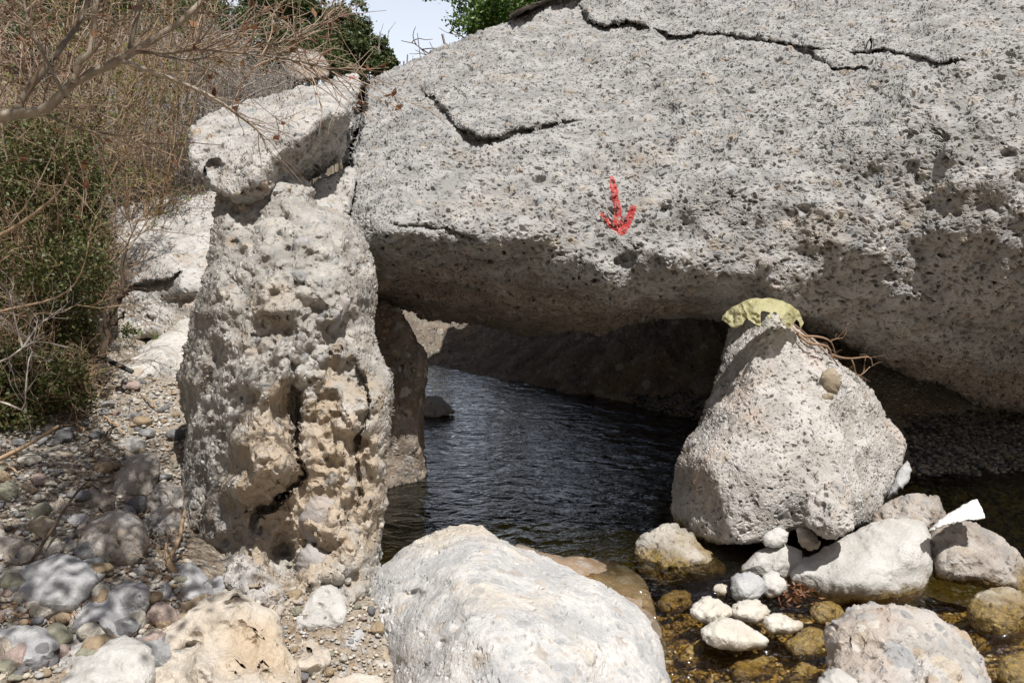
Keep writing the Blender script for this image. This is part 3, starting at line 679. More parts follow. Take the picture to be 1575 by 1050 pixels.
# ------------------------------------------------------------------ stones of the bank, left
def bk(label, outline, mat, seed, name='bank_stone', cat='stone', **kw):
    return arock(name, label, cat, outline, mat, seed=seed, **kw)
bk('large creamy wrinkled rock with hollows, front left', [(205, 978), (238, 955), (270, 940), (308, 920), (345, 908), (372, 908), (400, 925), (430, 952), (440, 990), (463, 1025), (475, 1065), (455, 1130), (300, 1160), (205, 1120), (214, 1015)],
   M_tan, 40, name='bank_rock', cat='rock', d0=2.08, step=1.6, lump=.09, lumps=38, lean=.8, dents=[(355, 925, 16, 5, -15, .04), (290, 995, 16, 6, -20, .05), (450, 1010, 8, 20, 0, .03)])
bk('smooth cream boulder dappled by twig shadows, bottom left', [(38, 1055), (72, 1010), (110, 987), (160, 977), (200, 978), (228, 992), (236, 1020), (228, 1065), (200, 1130), (100, 1150), (20, 1120)], M_white, 41, name='bank_rock', cat='rock', d0=1.98, step=1.8, lean=.8)
bk('pale angular rock between the pillar foot and the foreground boulder', [(434, 968), (445, 942), (478, 907), (508, 895), (526, 908), (531, 943), (522, 965), (495, 975), (460, 983), (438, 980)], M_white, 42, lump=.06, lumps=24, lean=.8)
bk('blue grey angular stone beside the foreground boulder', [(514, 990), (538, 963), (560, 955), (569, 975), (562, 1002), (540, 1010), (520, 1004)], M_grey, 43, lean=.8)
bk('broken cream rock below the pale angular rock', [(430, 990), (455, 980), (490, 985), (510, 1000), (505, 1028), (480, 1045), (455, 1040), (440, 1015)], M_tan, 44, lump=.05, lumps=20, lean=.8)
bk('flat cream stone cut by the bottom of the picture', [(435, 1060), (470, 1041), (520, 1033), (582, 1037), (602, 1060), (590, 1120), (500, 1140), (430, 1110)], M_tan, 45, d0=1.95, lean=.8)
bk('round white pebble at the base of the pillar boulder', [(538, 903), (545, 893), (560, 890), (570, 900), (566, 916), (552, 921), (541, 915)], M_white, 46)
bk('dark grey pebble beside the round white pebble', [(515, 905), (524, 893), (535, 898), (537, 910), (528, 918), (518, 916)], M_grey, 47)
bk('rusty pebble touching the foreground boulder', [(560, 884), (568, 873), (578, 880), (578, 892), (566, 896)], M_tanpeb, 48)
bk('large flat grey boulder at the left edge, with brown underside', [(-25, 905), (0, 876), (40, 862), (90, 846), (125, 855), (150, 874), (156, 895), (135, 925), (105, 948), (50, 956), (5, 958), (-30, 950)], M_grey, 49, name='bank_rock', cat='rock', step=1.8, lump=.03)
bk('blue grey faceted boulder beside the large flat grey one', [(78, 972), (108, 936), (158, 905), (205, 890), (230, 895), (237, 920), (226, 946), (205, 970), (170, 985), (115, 990), (90, 990)], M_grey, 50, name='bank_rock', cat='rock', step=1.8, lump=.06, lumps=45)
bk('round brown grey boulder on the shaded gravel', [(114, 825), (124, 802), (158, 786), (195, 784), (220, 797), (231, 820), (226, 850), (202, 872), (170, 881), (142, 870), (120, 850)], M_brown, 51, name='bank_rock', cat='rock', step=1.8)
bk('dark angular rock with a sunlit crest, above the round boulder', [(168, 765), (180, 726), (205, 701), (235, 695), (249, 712), (241, 742), (233, 768), (210, 778), (178, 780)], M_brown, 52, name='bank_rock', cat='rock', lump=.05)
bk('low dark stone left of the dark angular rock', [(117, 778), (128, 760), (150, 754), (172, 760), (178, 780), (160, 792), (128, 790)], M_brown, 53)
bk('narrow upright pale stone against the pillar boulder', [(229, 775), (237, 747), (258, 738), (278, 750), (284, 780), (281, 812), (270, 842), (246, 850), (233, 822)], M_tri, 54, name='bank_rock', cat='rock', lump=.04, lumps=20)
bk('mottled grey stone in the lower left corner above the cream boulder', [(-20, 972), (10, 960), (42, 957), (72, 966), (96, 992), (70, 1020), (30, 1040), (-20, 1040)], M_grey, 55, d0=2.2)
bk('tan stone cut by the left edge of the picture', [(-40, 985), (5, 972), (24, 992), (24, 1030), (5, 1062), (-40, 1070)], M_tan, 56, d0=2.05)
bk('grey split stone between the blue grey boulder and the pillar', [(259, 898), (273, 870), (292, 860), (312, 874), (332, 905), (326, 932), (285, 940), (264, 920)], M_grey, 57, step=1.6)
bk('small purple grey stone left of the split stone', [(236, 912), (244, 896), (258, 892), (266, 905), (264, 926), (250, 936), (239, 930)], M_grey, 58)
bk('rough dark boulder at the left edge in deep shade', [(-25, 842), (10, 826), (42, 828), (62, 842), (68, 860), (45, 872), (0, 882), (-25, 875)], M_brown, 59)
bk('orange tan angular stone with a pale vein', [(26, 826), (44, 802), (68, 793), (86, 803), (80, 824), (52, 832)], M_tanpeb, 60)
bk('pale flat stone topmost on the bank', [(172, 690), (182, 676), (205, 672), (222, 682), (214, 695), (190, 700)], M_white, 61)
bk('grey lump beside the round brown grey boulder', [(98, 806), (112, 790), (132, 788), (140, 800), (124, 815), (104, 816)], M_grey, 62)
bk('pinkish stone left of the low dark stone', [(70, 778), (82, 764), (100, 762), (106, 776), (94, 790), (76, 790)], M_tan, 63)
bk('jagged pale block at the foot of the pillar boulder, pitted on its left face', [(345, 895), (355, 865), (372, 850), (395, 862), (418, 885), (436, 905), (442, 930), (434, 955), (410, 955), (385, 940), (360, 920)], M_tri, 65, name='bank_rock', cat='rock', d0=2.52, lump=.06, lumps=22)
bk('dark grey chip wedged between the split stone and the pillar', [(322, 895), (335, 882), (350, 890), (352, 905), (338, 914), (324, 908)], M_grey, 66, d0=2.62)
bk('brown rough stone below the driftwood root', [(262, 948), (280, 936), (300, 940), (304, 955), (285, 966), (266, 962)], M_brown, 67)
bk('flat grey chip lying under the driftwood root', [(228, 868), (244, 858), (262, 864), (262, 878), (244, 884), (230, 880)], M_grey, 68)
bk('light grey angular stone below the pale flat one on the bank', [(196, 708), (206, 698), (222, 700), (228, 712), (216, 720), (200, 718)], M_white, 69)
bk('pale slab shard left of the split stone near the stream foot', [(300, 925), (318, 905), (340, 900), (346, 915), (330, 930), (310, 936)], M_grey, 64)

rock('summit_rock', 'small brown rock lying on the top edge of the giant boulder', 'rock',
     [(784, 24), (800, 12), (838, 0), (862, -14), (900, -30), (905, -12), (870, 2), (850, 11), (820, 22), (792, 38), (783, 34)],
     [(790, 30, 6.3), (850, 0, 6.4), (900, -20, 6.5), (820, 14, 6.2)], M_brown, step=2, E=.08, w=10, back=.3, seed=70)

# ------------------------------------------------------------------ sticks, twigs, leaves
def tubes(PL, r0, r1, sides=4):
    """PL (M,N,3) polylines, radii r0 -> r1 (M,) ; returns verts, quads"""
    PL = np.asarray(PL, float); M, N, _ = PL.shape
    r0 = np.broadcast_to(np.asarray(r0, float), (M,)); r1 = np.broadcast_to(np.asarray(r1, float), (M,))
    T = np.gradient(PL, axis=1); T /= np.linalg.norm(T, axis=2, keepdims=True) + 1e-9
    ref = np.array([.31, .62, .72]); A = np.cross(T, ref); A /= np.linalg.norm(A, axis=2, keepdims=True) + 1e-9
    B = np.cross(T, A)
    t = np.linspace(0, 1, N); R = r0[:, None] * (1 - t) + r1[:, None] * t
    an = np.arange(sides) / sides * 2 * math.pi
    V = PL[:, :, None, :] + R[:, :, None, None] * (np.cos(an)[None, None, :, None] * A[:, :, None, :] + np.sin(an)[None, None, :, None] * B[:, :, None, :])
    V = V.reshape(-1, 3)
    i = (np.arange(M)[:, None, None] * N + np.arange(N - 1)[None, :, None]) * sides
    k = np.arange(sides)[None, None, :]; k2 = (k + 1) % sides
    Q = np.stack([i + k, i + k2, i + sides + k2, i + sides + k], -1).reshape(-1, 4)
    return V, Q

def merge(parts):
    V = []; Q = []; o = 0
    for v, q in parts:
        V.append(v); Q.append(q + o); o += len(v)
    return np.vstack(V), np.vstack(Q)

def grow(par, count, length, spread, r, npts=6, bias=(0, 0, 0), along=.9, wig=.25, tmin=.15):
    M, N, _ = par.shape
    i = r.integers(0, M, count); t = r.uniform(tmin, 1, count) * (N - 1)
    a = np.minimum(t.astype(int), N - 2); f = (t - a)[:, None]
    st_ = par[i, a] * (1 - f) + par[i, a + 1] * f
    tg = par[i, a + 1] - par[i, a]; tg /= np.linalg.norm(tg, axis=1, keepdims=True) + 1e-9
    d = tg * along + r.normal(0, spread, (count, 3)) + np.asarray(bias); d /= np.linalg.norm(d, axis=1, keepdims=True)
    L = length * r.uniform(.5, 1.3, count) / (npts - 1)
    out = np.zeros((count, npts, 3)); out[:, 0] = st_
    for k in range(1, npts):
        d = d + r.normal(0, wig, (count, 3)) + np.asarray(bias) * .3; d /= np.linalg.norm(d, axis=1, keepdims=True)
        out[:, k] = out[:, k - 1] + d * L[:, None]
    return out

def leaves(pts, size, r, normal_bias=None, aspect=.5):
    n = len(pts)
    a = r.normal(0, 1, (n, 3)); a /= np.linalg.norm(a, axis=1, keepdims=True)
    b = r.normal(0, 1, (n, 3))
    if normal_bias is not None: b = b * .8 + normal_bias
    c = np.cross(a, b); c /= np.linalg.norm(c, axis=1, keepdims=True) + 1e-9
    nn = np.cross(a, c)
    s = size * r.uniform(.6, 1.3, n)[:, None]
    p0 = pts - a * s * .5; p2 = pts + a * s * .5
    p1 = pts + c * s * aspect * .5 + nn * s * .08; p3 = pts - c * s * aspect * .5 + nn * s * .08
    V = np.stack([p0, p1, p2, p3], 1).reshape(-1, 3)
    return V, np.arange(4 * n).reshape(-1, 4)

def leafmat(name, cols, trans=.3, rough=.5):
    m, t = new_mat(name)
    g = t.node('ShaderNodeNewGeometry').outputs['Random Per Island']
    n = len(cols); col = t.ramp(g, [(i / n, c) for i, c in enumerate(cols)], True)
    b = t.node('ShaderNodeBsdfPrincipled', {'Base Color': col, 'Roughness': rough, 'Specular IOR Level': .4})
    tr = t.node('ShaderNodeBsdfTranslucent', {'Color': col})
    mx = t.node('ShaderNodeMixShader', {0: trans, 1: b.outputs[0], 2: tr.outputs[0]})
    o = t.node('ShaderNodeOutputMaterial'); t.l.new(mx.outputs[0], o.inputs[0])
    return m
def barkmat(name, c1, c2, sc=30):
    m, t = new_mat(name)
    tc = t.node('ShaderNodeTexCoord').outputs['Object']
    g = t.node('ShaderNodeNewGeometry').outputs['Random Per Island']
    f = t.m('ADD', t.m('MULTIPLY', t.noise(tc, sc, 4, .6), .6), t.m('MULTIPLY', g, .4))
    col = t.mix(t.rng(f, .25, .75), c1, c2)
    bp = t.node('ShaderNodeBump', {'Strength': .5, 'Distance': .003, 'Height': t.noise(tc, sc * 3, 4)}).outputs[0]
    b = t.node('ShaderNodeBsdfPrincipled', {'Base Color': col, 'Roughness': .8, 'Normal': bp, 'Specular IOR Level': .3})
    o = t.node('ShaderNodeOutputMaterial'); t.l.new(b.outputs[0], o.inputs[0])
    return m
L_green = leafmat('green_leaf', [(.055, .075, .02), (.075, .10, .025), (.10, .125, .035), (.045, .055, .018), (.14, .15, .05), (.12, .09, .04)])
L_dark = leafmat('dark_evergreen_leaf', [(.05, .075, .022), (.075, .105, .03), (.10, .13, .04), (.04, .06, .02), (.13, .145, .06)], .25)
L_bright = leafmat('bright_leaf', [(.08, .15, .025), (.11, .19, .03), (.06, .12, .02), (.15, .21, .05), (.045, .09, .02)], .35)
L_young = leafmat('young_leaf', [(.20, .24, .05), (.14, .19, .04), (.26, .24, .08), (.18, .13, .05)], .4)
L_dead = leafmat('dead_leaf', [(.16, .06, .025), (.22, .10, .05), (.12, .045, .02), (.28, .15, .08)], .3)
B_grey = barkmat('grey_bark', (.13, .11, .085), (.34, .29, .23))
B_thick = barkmat('dry_twig_bark', (.14, .12, .105), (.48, .43, .385))
B_red = barkmat('red_brown_twig', (.18, .125, .09), (.44, .34, .26))
B_dark = barkmat('dark_dead_wood', (.035, .025, .018), (.11, .075, .05))
B_tan = barkmat('tan_dead_wood', (.20, .13, .075), (.40, .29, .19))

def empty(name, loc, label, cat, group=None):
    o = bpy.data.objects.new(name, None); COL.objects.link(o); o.location = loc; o.empty_display_size = .1
    return tag(o, label, cat, group)
def part(name, V, Q, mat, root, smooth=True):
    return mk_mesh(name, np.asarray(V) - np.array(root.location), Q, mat, (0, 0, 0), root, smooth)

def shrub(name, label, cat, base, top, rad, mat_t, mat_l, nleaf, lsize, seed, stems=9, lev=(60, 300, 900), r0=.012, fol=None, aspect=.55, group=None,
          lobes=14, wig=.25, crownz=.55, leafon=.0):
    """stems rise from base to fill an ellipsoid round top (centre) with radii rad; leaves sit in clumps near twig tips"""
    r = np.random.default_rng(seed)
    base = np.asarray(base, float); top = np.asarray(top, float); rad = np.broadcast_to(np.asarray(rad, float), (3,))
    root = empty(name, base, label, cat, group)
    tg = top + r.normal(0, .45, (stems, 3)) * rad
    n = 8; t = np.linspace(0, 1, n)[None, :, None]
    b0 = base + r.normal(0, .05, (stems, 3)) * np.array([1, 1, 0])
    PL = b0[:, None] * (1 - t) + tg[:, None] * t + r.normal(0, .05, (stems, n, 3)) * np.linalg.norm(rad) * np.sin(t * math.pi)
    H = float(np.mean(rad))
    parts = [tubes(PL, r0, r0 * .45, 5)]
    A = grow(PL, lev[0], H * .9, .7, r, 6, (0, 0, .1), tmin=.35, wig=wig)
    parts.append(tubes(A, r0 * .45, r0 * .2, 4))
    B = grow(A, lev[1], H * .5, .7, r, 5, (0, 0, .03), wig=wig)
    parts.append(tubes(B, r0 * .24, r0 * .12, 3))
    if lev[2]:
        C_ = grow(B, lev[2], H * .28, .7, r, 4, wig=wig * 1.2)
        parts.append(tubes(C_, r0 * .15, r0 * .08, 3))
        tip = C_
    else: tip = B
    V, Q = merge(parts)
    part('branches', V, Q, mat_t, root)
    if nleaf:
        if leafon:
            i = r.integers(0, len(tip), nleaf); k = r.integers(0, tip.shape[1], nleaf)
            pts = tip[i, k] + r.normal(0, leafon, (nleaf, 3))
            V, Q = leaves(pts, lsize, r, aspect=aspect)
        else:
            u = r.normal(0, 1, (lobes, 3)); u /= np.linalg.norm(u, axis=1, keepdims=True)
            cen = top + u * rad * r.uniform(.35, .85, (lobes, 1))
            sz = r.uniform(.22, .42, lobes)
            i = r.integers(0, lobes, nleaf)
            w = r.normal(0, 1, (nleaf, 3)); w /= np.linalg.norm(w, axis=1, keepdims=True)
            # small sprigs inside each lobe
            ns = lobes * 26
            sc_ = r.integers(0, lobes, ns); sw = r.normal(0, 1, (ns, 3)); sw /= np.linalg.norm(sw, axis=1, keepdims=True)
            sp = cen[sc_] + sw * rad * sz[sc_, None] * r.uniform(.55, 1.08, (ns, 1))
            j = r.integers(0, ns, nleaf)
            pts = sp[j] + r.normal(0, .055, (nleaf, 3)) * rad
            V, Q = leaves(pts, lsize, r, sw[j] * .7 + np.array([0, 0, .5]), aspect)
        part('foliage', V, Q, mat_l, root)
    return root

def gp(px, py, d): return P(np.float64(px), np.float64(py), np.float64(d))
def onground(px, d, dy=0.0):
    q = gp(px, 300, d); return np.array([q[0], q[1] + dy, float(ground_z(q[0], q[1] + dy)) - .05])

# evergreen bushes on the gorge side
hb = [(575, 82, 15.5, .50, 'bushy evergreen at the lower right end of the hillside, against the sky'), (535, 88, 15, .65, 'second evergreen from the lower right end of the hillside'),
      (520, 55, 17, .75, 'rounded evergreen bush on the hill skyline, in the middle'), (470, 45, 17, .8, 'evergreen bush on the hill skyline left of the middle one'),
      (480, 95, 14, .7, 'evergreen bush low on the hill, behind the dry twigs'), (430, 22, 17, .8, 'highest evergreen bush beside the bare crag'),
      (400, 70, 13, .8, 'dark evergreen bush behind the reddish twigs'), (330, 40, 12, .9, 'shadowy evergreen bush at the far upper left of the hill'),
      (590, 104, 14, .28, 'smallest evergreen bush, touching the giant boulder at the skyline'), (420, 118, 12, .5, 'grey green bush just above the cap rock'),
      (230, 15, 10, .8, 'dark bush at the top edge behind the forked branch'),
      (120, 10, 9, .8, 'dark bush in the upper left behind the reddish twigs'), (30, 20, 8, .8, 'dark bush in the very corner behind the reddish twigs'), (180, 90, 10, .6, 'low dark bush under the forked branch'),
      (455, 70, 16, .9, 'broad evergreen bush filling the hill below the crag'), (545, 60, 17, .6, 'upper of the evergreens at the right end of the hillside'), (300, 60, 11, .7, 'shadowy bush between the branch fork and the cap rock')]
for i, (px, py, d, rr, lb) in enumerate(hb):
    shrub('evergreen_bush', lb, 'bush', onground(px, d), gp(px, py, d), (rr * 1.15, rr * .9, rr * .85), B_grey, L_dark, 6500, .075 * d / 15, 100 + i, stems=5, lev=(20, 60, 0), r0=.03,
          group='evergreen bushes on the hillside', lobes=12)
rock('crag', 'bare brown crag at the top left of the hill skyline', 'rock', [(380, -10), (400, -30), (430, -25), (445, 3), (460, 12), (450, 22), (410, 20), (385, 12)],
     [(380, 10, 19), (460, 10, 19), (420, -20, 19.5), (420, 10, 18.7)], M_brown, step=2, E=.3, w=10, back=1.0, seed=71)
rock('shaded_crag', 'grey rock showing between the bushes below the hill skyline', 'rock', [(440, 95), (450, 80), (475, 75), (500, 90), (505, 118), (470, 125), (442, 120)],
     [(440, 100, 11), (500, 100, 11), (470, 80, 11.3), (470, 118, 10.8)], M_brown, step=2, E=.2, w=12, back=.8, seed=72)
# green tree behind the giant boulder and a bare one beside it
shrub('evergreen_tree', 'bright green bushy tree rising behind the top of the giant boulder', 'tree', onground(790, 9.0), gp(778, 8, 8.6), (.85, .7, .62), B_grey, L_bright, 15000, .045, 130, stems=6, lev=(30, 120, 0), r0=.03, lobes=20)
shrub('bare_tree', 'leafless grey tree with fine twigs against the sky, left of the green tree', 'tree', onground(668, 8.6), gp(675, 112, 8.6), (.36, .3, .34), B_grey, None, 0, .05, 131, stems=7, lev=(34, 90, 130), r0=.010)
# grey dry thicket
th = [(210, 230, 6.6, .62), (270, 210, 6.8, .60), (240, 150, 7.6, .7), (310, 130, 8.2, .7), (380, 140, 8.6, .42), (180, 140, 7.2, .7), (430, 128, 9.2, .38), (300, 245, 6.9, .4), (360, 100, 9.6, .55), (260, 90, 9, .8), (190, 235, 6.4, .36)]
tl = ['lowest dry thicket, just above the broad white boulder', 'dry grey thicket beside the nose of the cap rock', 'dry thicket in the middle of the slope', 'dry thicket above the cap rock, left side',
      'dry thicket above the middle of the cap rock', 'dry thicket behind the thick branch fork', 'thin dry thicket near the reddish twig tips', 'small dry bush touching the cap rock on its left',
      'upper dry thicket below the evergreens', 'upper dry thicket behind the branches', 'tangle of dark dry stems beside the green shrub']
for i, ((px, py, d, rr), lb) in enumerate(zip(th, tl)):
    shrub('dry_thicket', lb, 'shrub', onground(px, d), gp(px, py, d), (rr, rr * .7, rr * .75), B_thick, L_young, 500, .02, 140 + i, stems=14, lev=(130, 700, 1500), r0=.012, wig=.35,
          group='dry grey thickets on the slope', leafon=.02)
# reddish twiggy shrubs upper left
for i, (px, py, d, rr, lb) in enumerate([(30, 60, 4.6, .5, 'reddish twiggy shrub in the upper left corner, with dead leaves'), (140, 40, 5.0, .5, 'reddish twiggy shrub behind the branch fork'),
                                        (60, 170, 4.4, .45, 'twiggy shrub with young green leaves at the left edge'), (250, 20, 6.0, .5, 'thin reddish shrub along the top edge'), (110, 165, 5.2, .30, 'twiggy shrub with yellow green buds above the green shrub')]):
    shrub('twiggy_shrub', lb, 'shrub', onground(px - 60, d), gp(px, py, d), (rr, rr * .6, rr * .8), B_red if i % 2 == 0 else B_tan, L_young if i != 0 else L_dead, 2200, .024, 160 + i, stems=14,
          lev=(110, 500, 900), r0=.009, wig=.3, group='reddish twiggy shrubs', leafon=.015)
# dense green shrub on the left bank
for i, (px, py, d, rr, lb) in enumerate([(60, 300, 4.3, (.40, .3, .38), 'green shrub in shade at the left edge, upper mass'), (115, 340, 4.5, (.15, .22, .40), 'green shrub growing in front of the shaded brown boulder'),
                                        (50, 450, 4.0, (.42, .3, .42), 'dark green shrub in the middle of the left edge'), (85, 530, 4.1, (.18, .22, .26), 'leafy green shrub above the gravel bank'),
                                        (25, 590, 3.7, (.28, .25, .24), 'lowest dark shrub overhanging the shaded gravel')]):
    shrub('green_shrub', lb, 'shrub', onground(px - 20, d), gp(px, py, d), tuple(1.2 * v for v in rr), B_tan, L_green, 12000, .021, 180 + i, stems=14, lev=(100, 420, 900), r0=.008, wig=.3, group='green shrubs on the left bank', lobes=40)
shrub('green_sprig', 'small bright green plant beside the dead stump at the foot of the white boulder', 'plant', onground(205, 4.9), gp(203, 503, 4.75), (.10, .08, .09), B_tan, L_bright, 260, .022, 190, stems=5, lev=(16, 40, 0), r0=.003, leafon=.01)

def pline(pts, n=14, jit=0.0, r=None):
    p = np.asarray(pts, float); k = len(p); q = []
    pp = np.vstack([2 * p[0] - p[1], p, 2 * p[-1] - p[-2]])
    for u in np.linspace(0, k - 1 - 1e-6, n):
        i = int(u); t = u - i; a, b, c, d = pp[i:i + 4]
        q.append(.5 * (2 * b + (c - a) * t + (2 * a - 5 * b + 4 * c - d) * t * t + (-a + 3 * b - 3 * c + d) * t ** 3))
    W = P(*[np.array(q)[:, j] for j in range(3)])
    if jit and r is not None: W += r.normal(0, jit, W.shape)
    return W
r = np.random.default_rng(55)
# ------------------------------------------------------------------ leaning tree whose limbs enter at the upper left; its crown is overhead
tb = np.array([-2.35, 1.7, float(ground_z(-2.35, 1.7)) - .1])
tree = empty('leaning_tree', tb, 'leaning grey barked tree whose forked branch crosses the upper left corner', 'tree')
tj = gp(-120, 200, 2.0)
trunk = np.array([tb, tb + [.03, .02, .5], tb + [.10, .05, 1.0], tj * .5 + (tb + [.15, .05, 1.2]) * .5, tj])[None]
crown_c = np.array([-1.2, 2.3, 3.3])
limb = np.array([tb + [.10, .05, 1.0], [-2.2, 1.8, 2.2], [-1.9, 1.9, 2.8], [-1.5, 2.1, 3.2], [-1.0, 2.4, 3.4]])[None]
V, Q = merge([tubes(trunk, .05, .022, 8), tubes(limb, .04, .02, 7)])
part('trunk', V, Q, B_grey, tree)
main = [([(-120, 200, 2.0), (-40, 186, 2.0), (0, 178, 2.0), (60, 172, 2.0), (85, 155, 2.0), (120, 122, 2.02), (180, 95, 2.05), (240, 58, 2.1), (285, 28, 2.12), (330, -20, 2.15)], .0165, .007),
        ([(28, 170, 2.0), (42, 140, 2.0), (75, 100, 2.0), (100, 65, 2.05), (125, 30, 2.1), (145, -25, 2.1)], .010, .006),
        ([(112, 128, 2.0), (122, 95, 2.0), (138, 82, 2.0), (143, 50, 2.0), (147, 10, 2.0), (160, -30, 2.0)], .009, .006),
        ([(182, 92, 2.05), (225, 108, 2.05), (285, 130, 2.1), (330, 152, 2.1), (370, 180, 2.15), (400, 205, 2.2), (412, 235, 2.2)], .007, .0022),
        ([(200, 80, 2.1), (260, 82, 2.1), (300, 76, 2.1), (350, 80, 2.2), (420, 88, 2.2), (480, 100, 2.2), (545, 122, 2.3)], .005, .0015),
        ([(200, 75, 2.1), (205, 50, 2.1), (212, 20, 2.1), (225, -20, 2.1)], .007, .005),
        ([(240, 85, 2.2), (300, 92, 2.2), (380, 75, 2.3), (450, 60, 2.3), (520, 25, 2.3)], .004, .001),
        ([(100, 150, 1.9), (70, 90, 1.9), (45, 40, 1.9), (35, -10, 1.9)], .0045, .003),
        ([(60, 172, 2.0), (130, 200, 2.05), (190, 210, 2.1), (240, 235, 2.1)], .003, .001)]
ML = [(pline(p, 16), a, b) for p, a, b in main]
bp_ = [tubes(m[None], a, b, 7) for m, a, b in ML]
part('branch', *merge(bp_), B_grey, tree)
MA = np.stack([m for m, _, _ in ML])
tw = grow(MA[[0, 1, 2, 4, 6, 7, 8, 4, 6, 4, 6]], 120, .24, .55, r, 7, (.05, 0, .02), wig=.16)
tw2 = grow(tw, 300, .11, .5, r, 5, wig=.18)
tw3 = grow(MA[[3, 4, 6]], 60, .16, .5, r, 6, (.1, 0, -.02), wig=.18)
part('twigs', *merge([tubes(tw, .0022, .0010, 4), tubes(tw2, .0012, .0006, 3), tubes(tw3, .0016, .0007, 3)]), B_red, tree)
k = r.integers(0, len(tw2), 150)
part('dead_leaves', *leaves(tw2[k, 2] + r.normal(0, .006, (150, 3)), .026, r, aspect=.55), L_dead, tree)
# crown overhead: where it must stand to throw the dappled shade on the bank
SV = np.array(SUN)
tgt = [(20, 640), (80, 650), (60, 720), (140, 700), (20, 760), (120, 770), (60, 820), (180, 745), (205, 800), (20, 900), (120, 870), (190, 850), (240, 880), (60, 950), (170, 935), (0, 700),
       (-80, 800), (-60, 950), (20, 560), (80, 580), (250, 920), (290, 900), (225, 720)]
cl = []
for i, (px, py) in enumerate(tgt):
    d = gdepth(px, py); q = gp(px, py, d); cl.append(q + SV * r.uniform(2.7, 3.3) / 1.0)
cl = np.array(cl)
st0 = np.repeat(limb[:, -1], len(cl), 0)
t = np.linspace(0, 1, 7)[None, :, None]
CB = st0[:, None] * (1 - t) + cl[:, None] * t + r.normal(0, .03, (len(cl), 7, 3))
C2 = grow(CB, 260, .35, .6, r, 6, wig=.25); C3 = grow(C2, 900, .18, .6, r, 5, wig=.25)
part('crown_branches', *merge([tubes(CB, .014, .006, 5), tubes(C2, .005, .002, 4), tubes(C3, .0025, .001, 3)]), B_grey, tree)
n = 2300; j = r.integers(0, len(cl), n)
part('crown', *leaves(cl[j] + r.normal(0, .115, (n, 3)), .045, r, aspect=.6), L_green, tree)

# dead twigs hanging at the left edge
def stick(name, label, cat, lines, mat, r0, r1, sides=6, extra=0, elen=.1, er=.001, jit=.0, seed=0, group=None):
    rr = np.random.default_rng(seed)
    L = [pline(l, 12, jit, rr) for l in lines]
    r0 = np.atleast_1d(r0) if np.ndim(r0) else [r0] * len(L); r1 = [r1] * len(L)
    ps = [tubes(l[None], a, b, sides) for l, a, b in zip(L, r0, r1)]
    if extra:
        e = grow(np.stack(L), extra, elen, .5, rr, 5, wig=.25); ps.append(tubes(e, er, er * .5, 3))
        e2 = grow(e, extra * 2, elen * .45, .5, rr, 4, wig=.25); ps.append(tubes(e2, er * .6, er * .35, 3))
    V, Q = merge(ps); base = V.mean(0); base[2] = V[:, 2].min()
    return tag(mk_mesh(name, V - base, Q, mat, base), label, cat, group)
stick('dry_branch', 'long bare tan twig arching up in front of the green shrub', 'branch', [[(-30, 378, 3.0), (30, 345, 3.0), (70, 315, 3.0), (95, 290, 3.05), (107, 265, 3.1)]], B_tan, .008, .003, extra=5, elen=.15)
stick('dry_branch', 'long bare twig sweeping across the dark shrub below the arching twig', 'branch', [[(-30, 488, 3.0), (20, 474, 3.0), (75, 462, 3.05), (110, 442, 3.1), (130, 405, 3.1), (140, 350, 3.2)]], B_tan, .006, .002, extra=6, elen=.15)
stick('dry_branch', 'crooked pale dead branch above the shaded gravel at the left edge', 'branch', [[(-20, 612, 2.6), (15, 622, 2.6), (36, 628, 2.6), (40, 590, 2.6), (44, 555, 2.62), (50, 540, 2.65)],
      [(-20, 562, 2.6), (10, 552, 2.6), (35, 535, 2.62), (60, 525, 2.7), (110, 535, 2.8)], [(35, 535, 2.62), (25, 500, 2.62), (15, 450, 2.65)], [(35, 535, 2.62), (60, 500, 2.7), (100, 470, 2.8)]], B_thick, .004, .0012, extra=40, elen=.14, er=.0015)
stick('dead_stump', 'dark broken dead stem standing before the broad white boulder', 'stump', [[(158, 550, 4.05), (166, 505, 4.05), (180, 468, 4.05), (188, 430, 4.05), (194, 383, 4.05)], [(182, 460, 4.05), (192, 452, 4.05), (198, 448, 4.05)], [(172, 505, 4.05), (186, 490, 4.05), (196, 480, 4.05)]], B_dark, [.019, .008, .008], .006, sides=7, jit=.009)
stick('dark_pipe', 'straight dark grey pole lying on the low grey boulder', 'pole', [[(134, 538, 4.2), (170, 556, 4.2), (204, 572, 4.2)]], barkmat('charred_wood', (.03, .03, .028), (.06, .058, .05)), .014, .013, sides=8)
stick('driftwood', 'twisted grey root standing between the upright stone and the pillar', 'root', [[(262, 905, 2.62), (268, 880, 2.62), (262, 862, 2.62), (268, 840, 2.68), (280, 812, 2.75), (284, 785, 2.8)], [(262, 895, 2.6), (250, 905, 2.58), (240, 930, 2.55)], [(266, 870, 2.62), (256, 855, 2.64), (258, 835, 2.66)]], B_tan, [.013, .006, .006], .005, sides=7, extra=14, elen=.10, er=.002, jit=.003)
stick('stick', 'long pale stick across the shaded gravel at the left edge', 'stick', [[(-20, 715, 2.95), (40, 685, 3.0), (90, 655, 3.1)]], B_tan, .009, .006)
stick('stick', 'dark curved stick rising beside the orange tan stone', 'stick', [[(30, 885, 2.45), (60, 845, 2.5), (95, 790, 2.6), (120, 755, 2.7), (135, 740, 2.8)]], B_dark, .006, .003, extra=4, elen=.08)
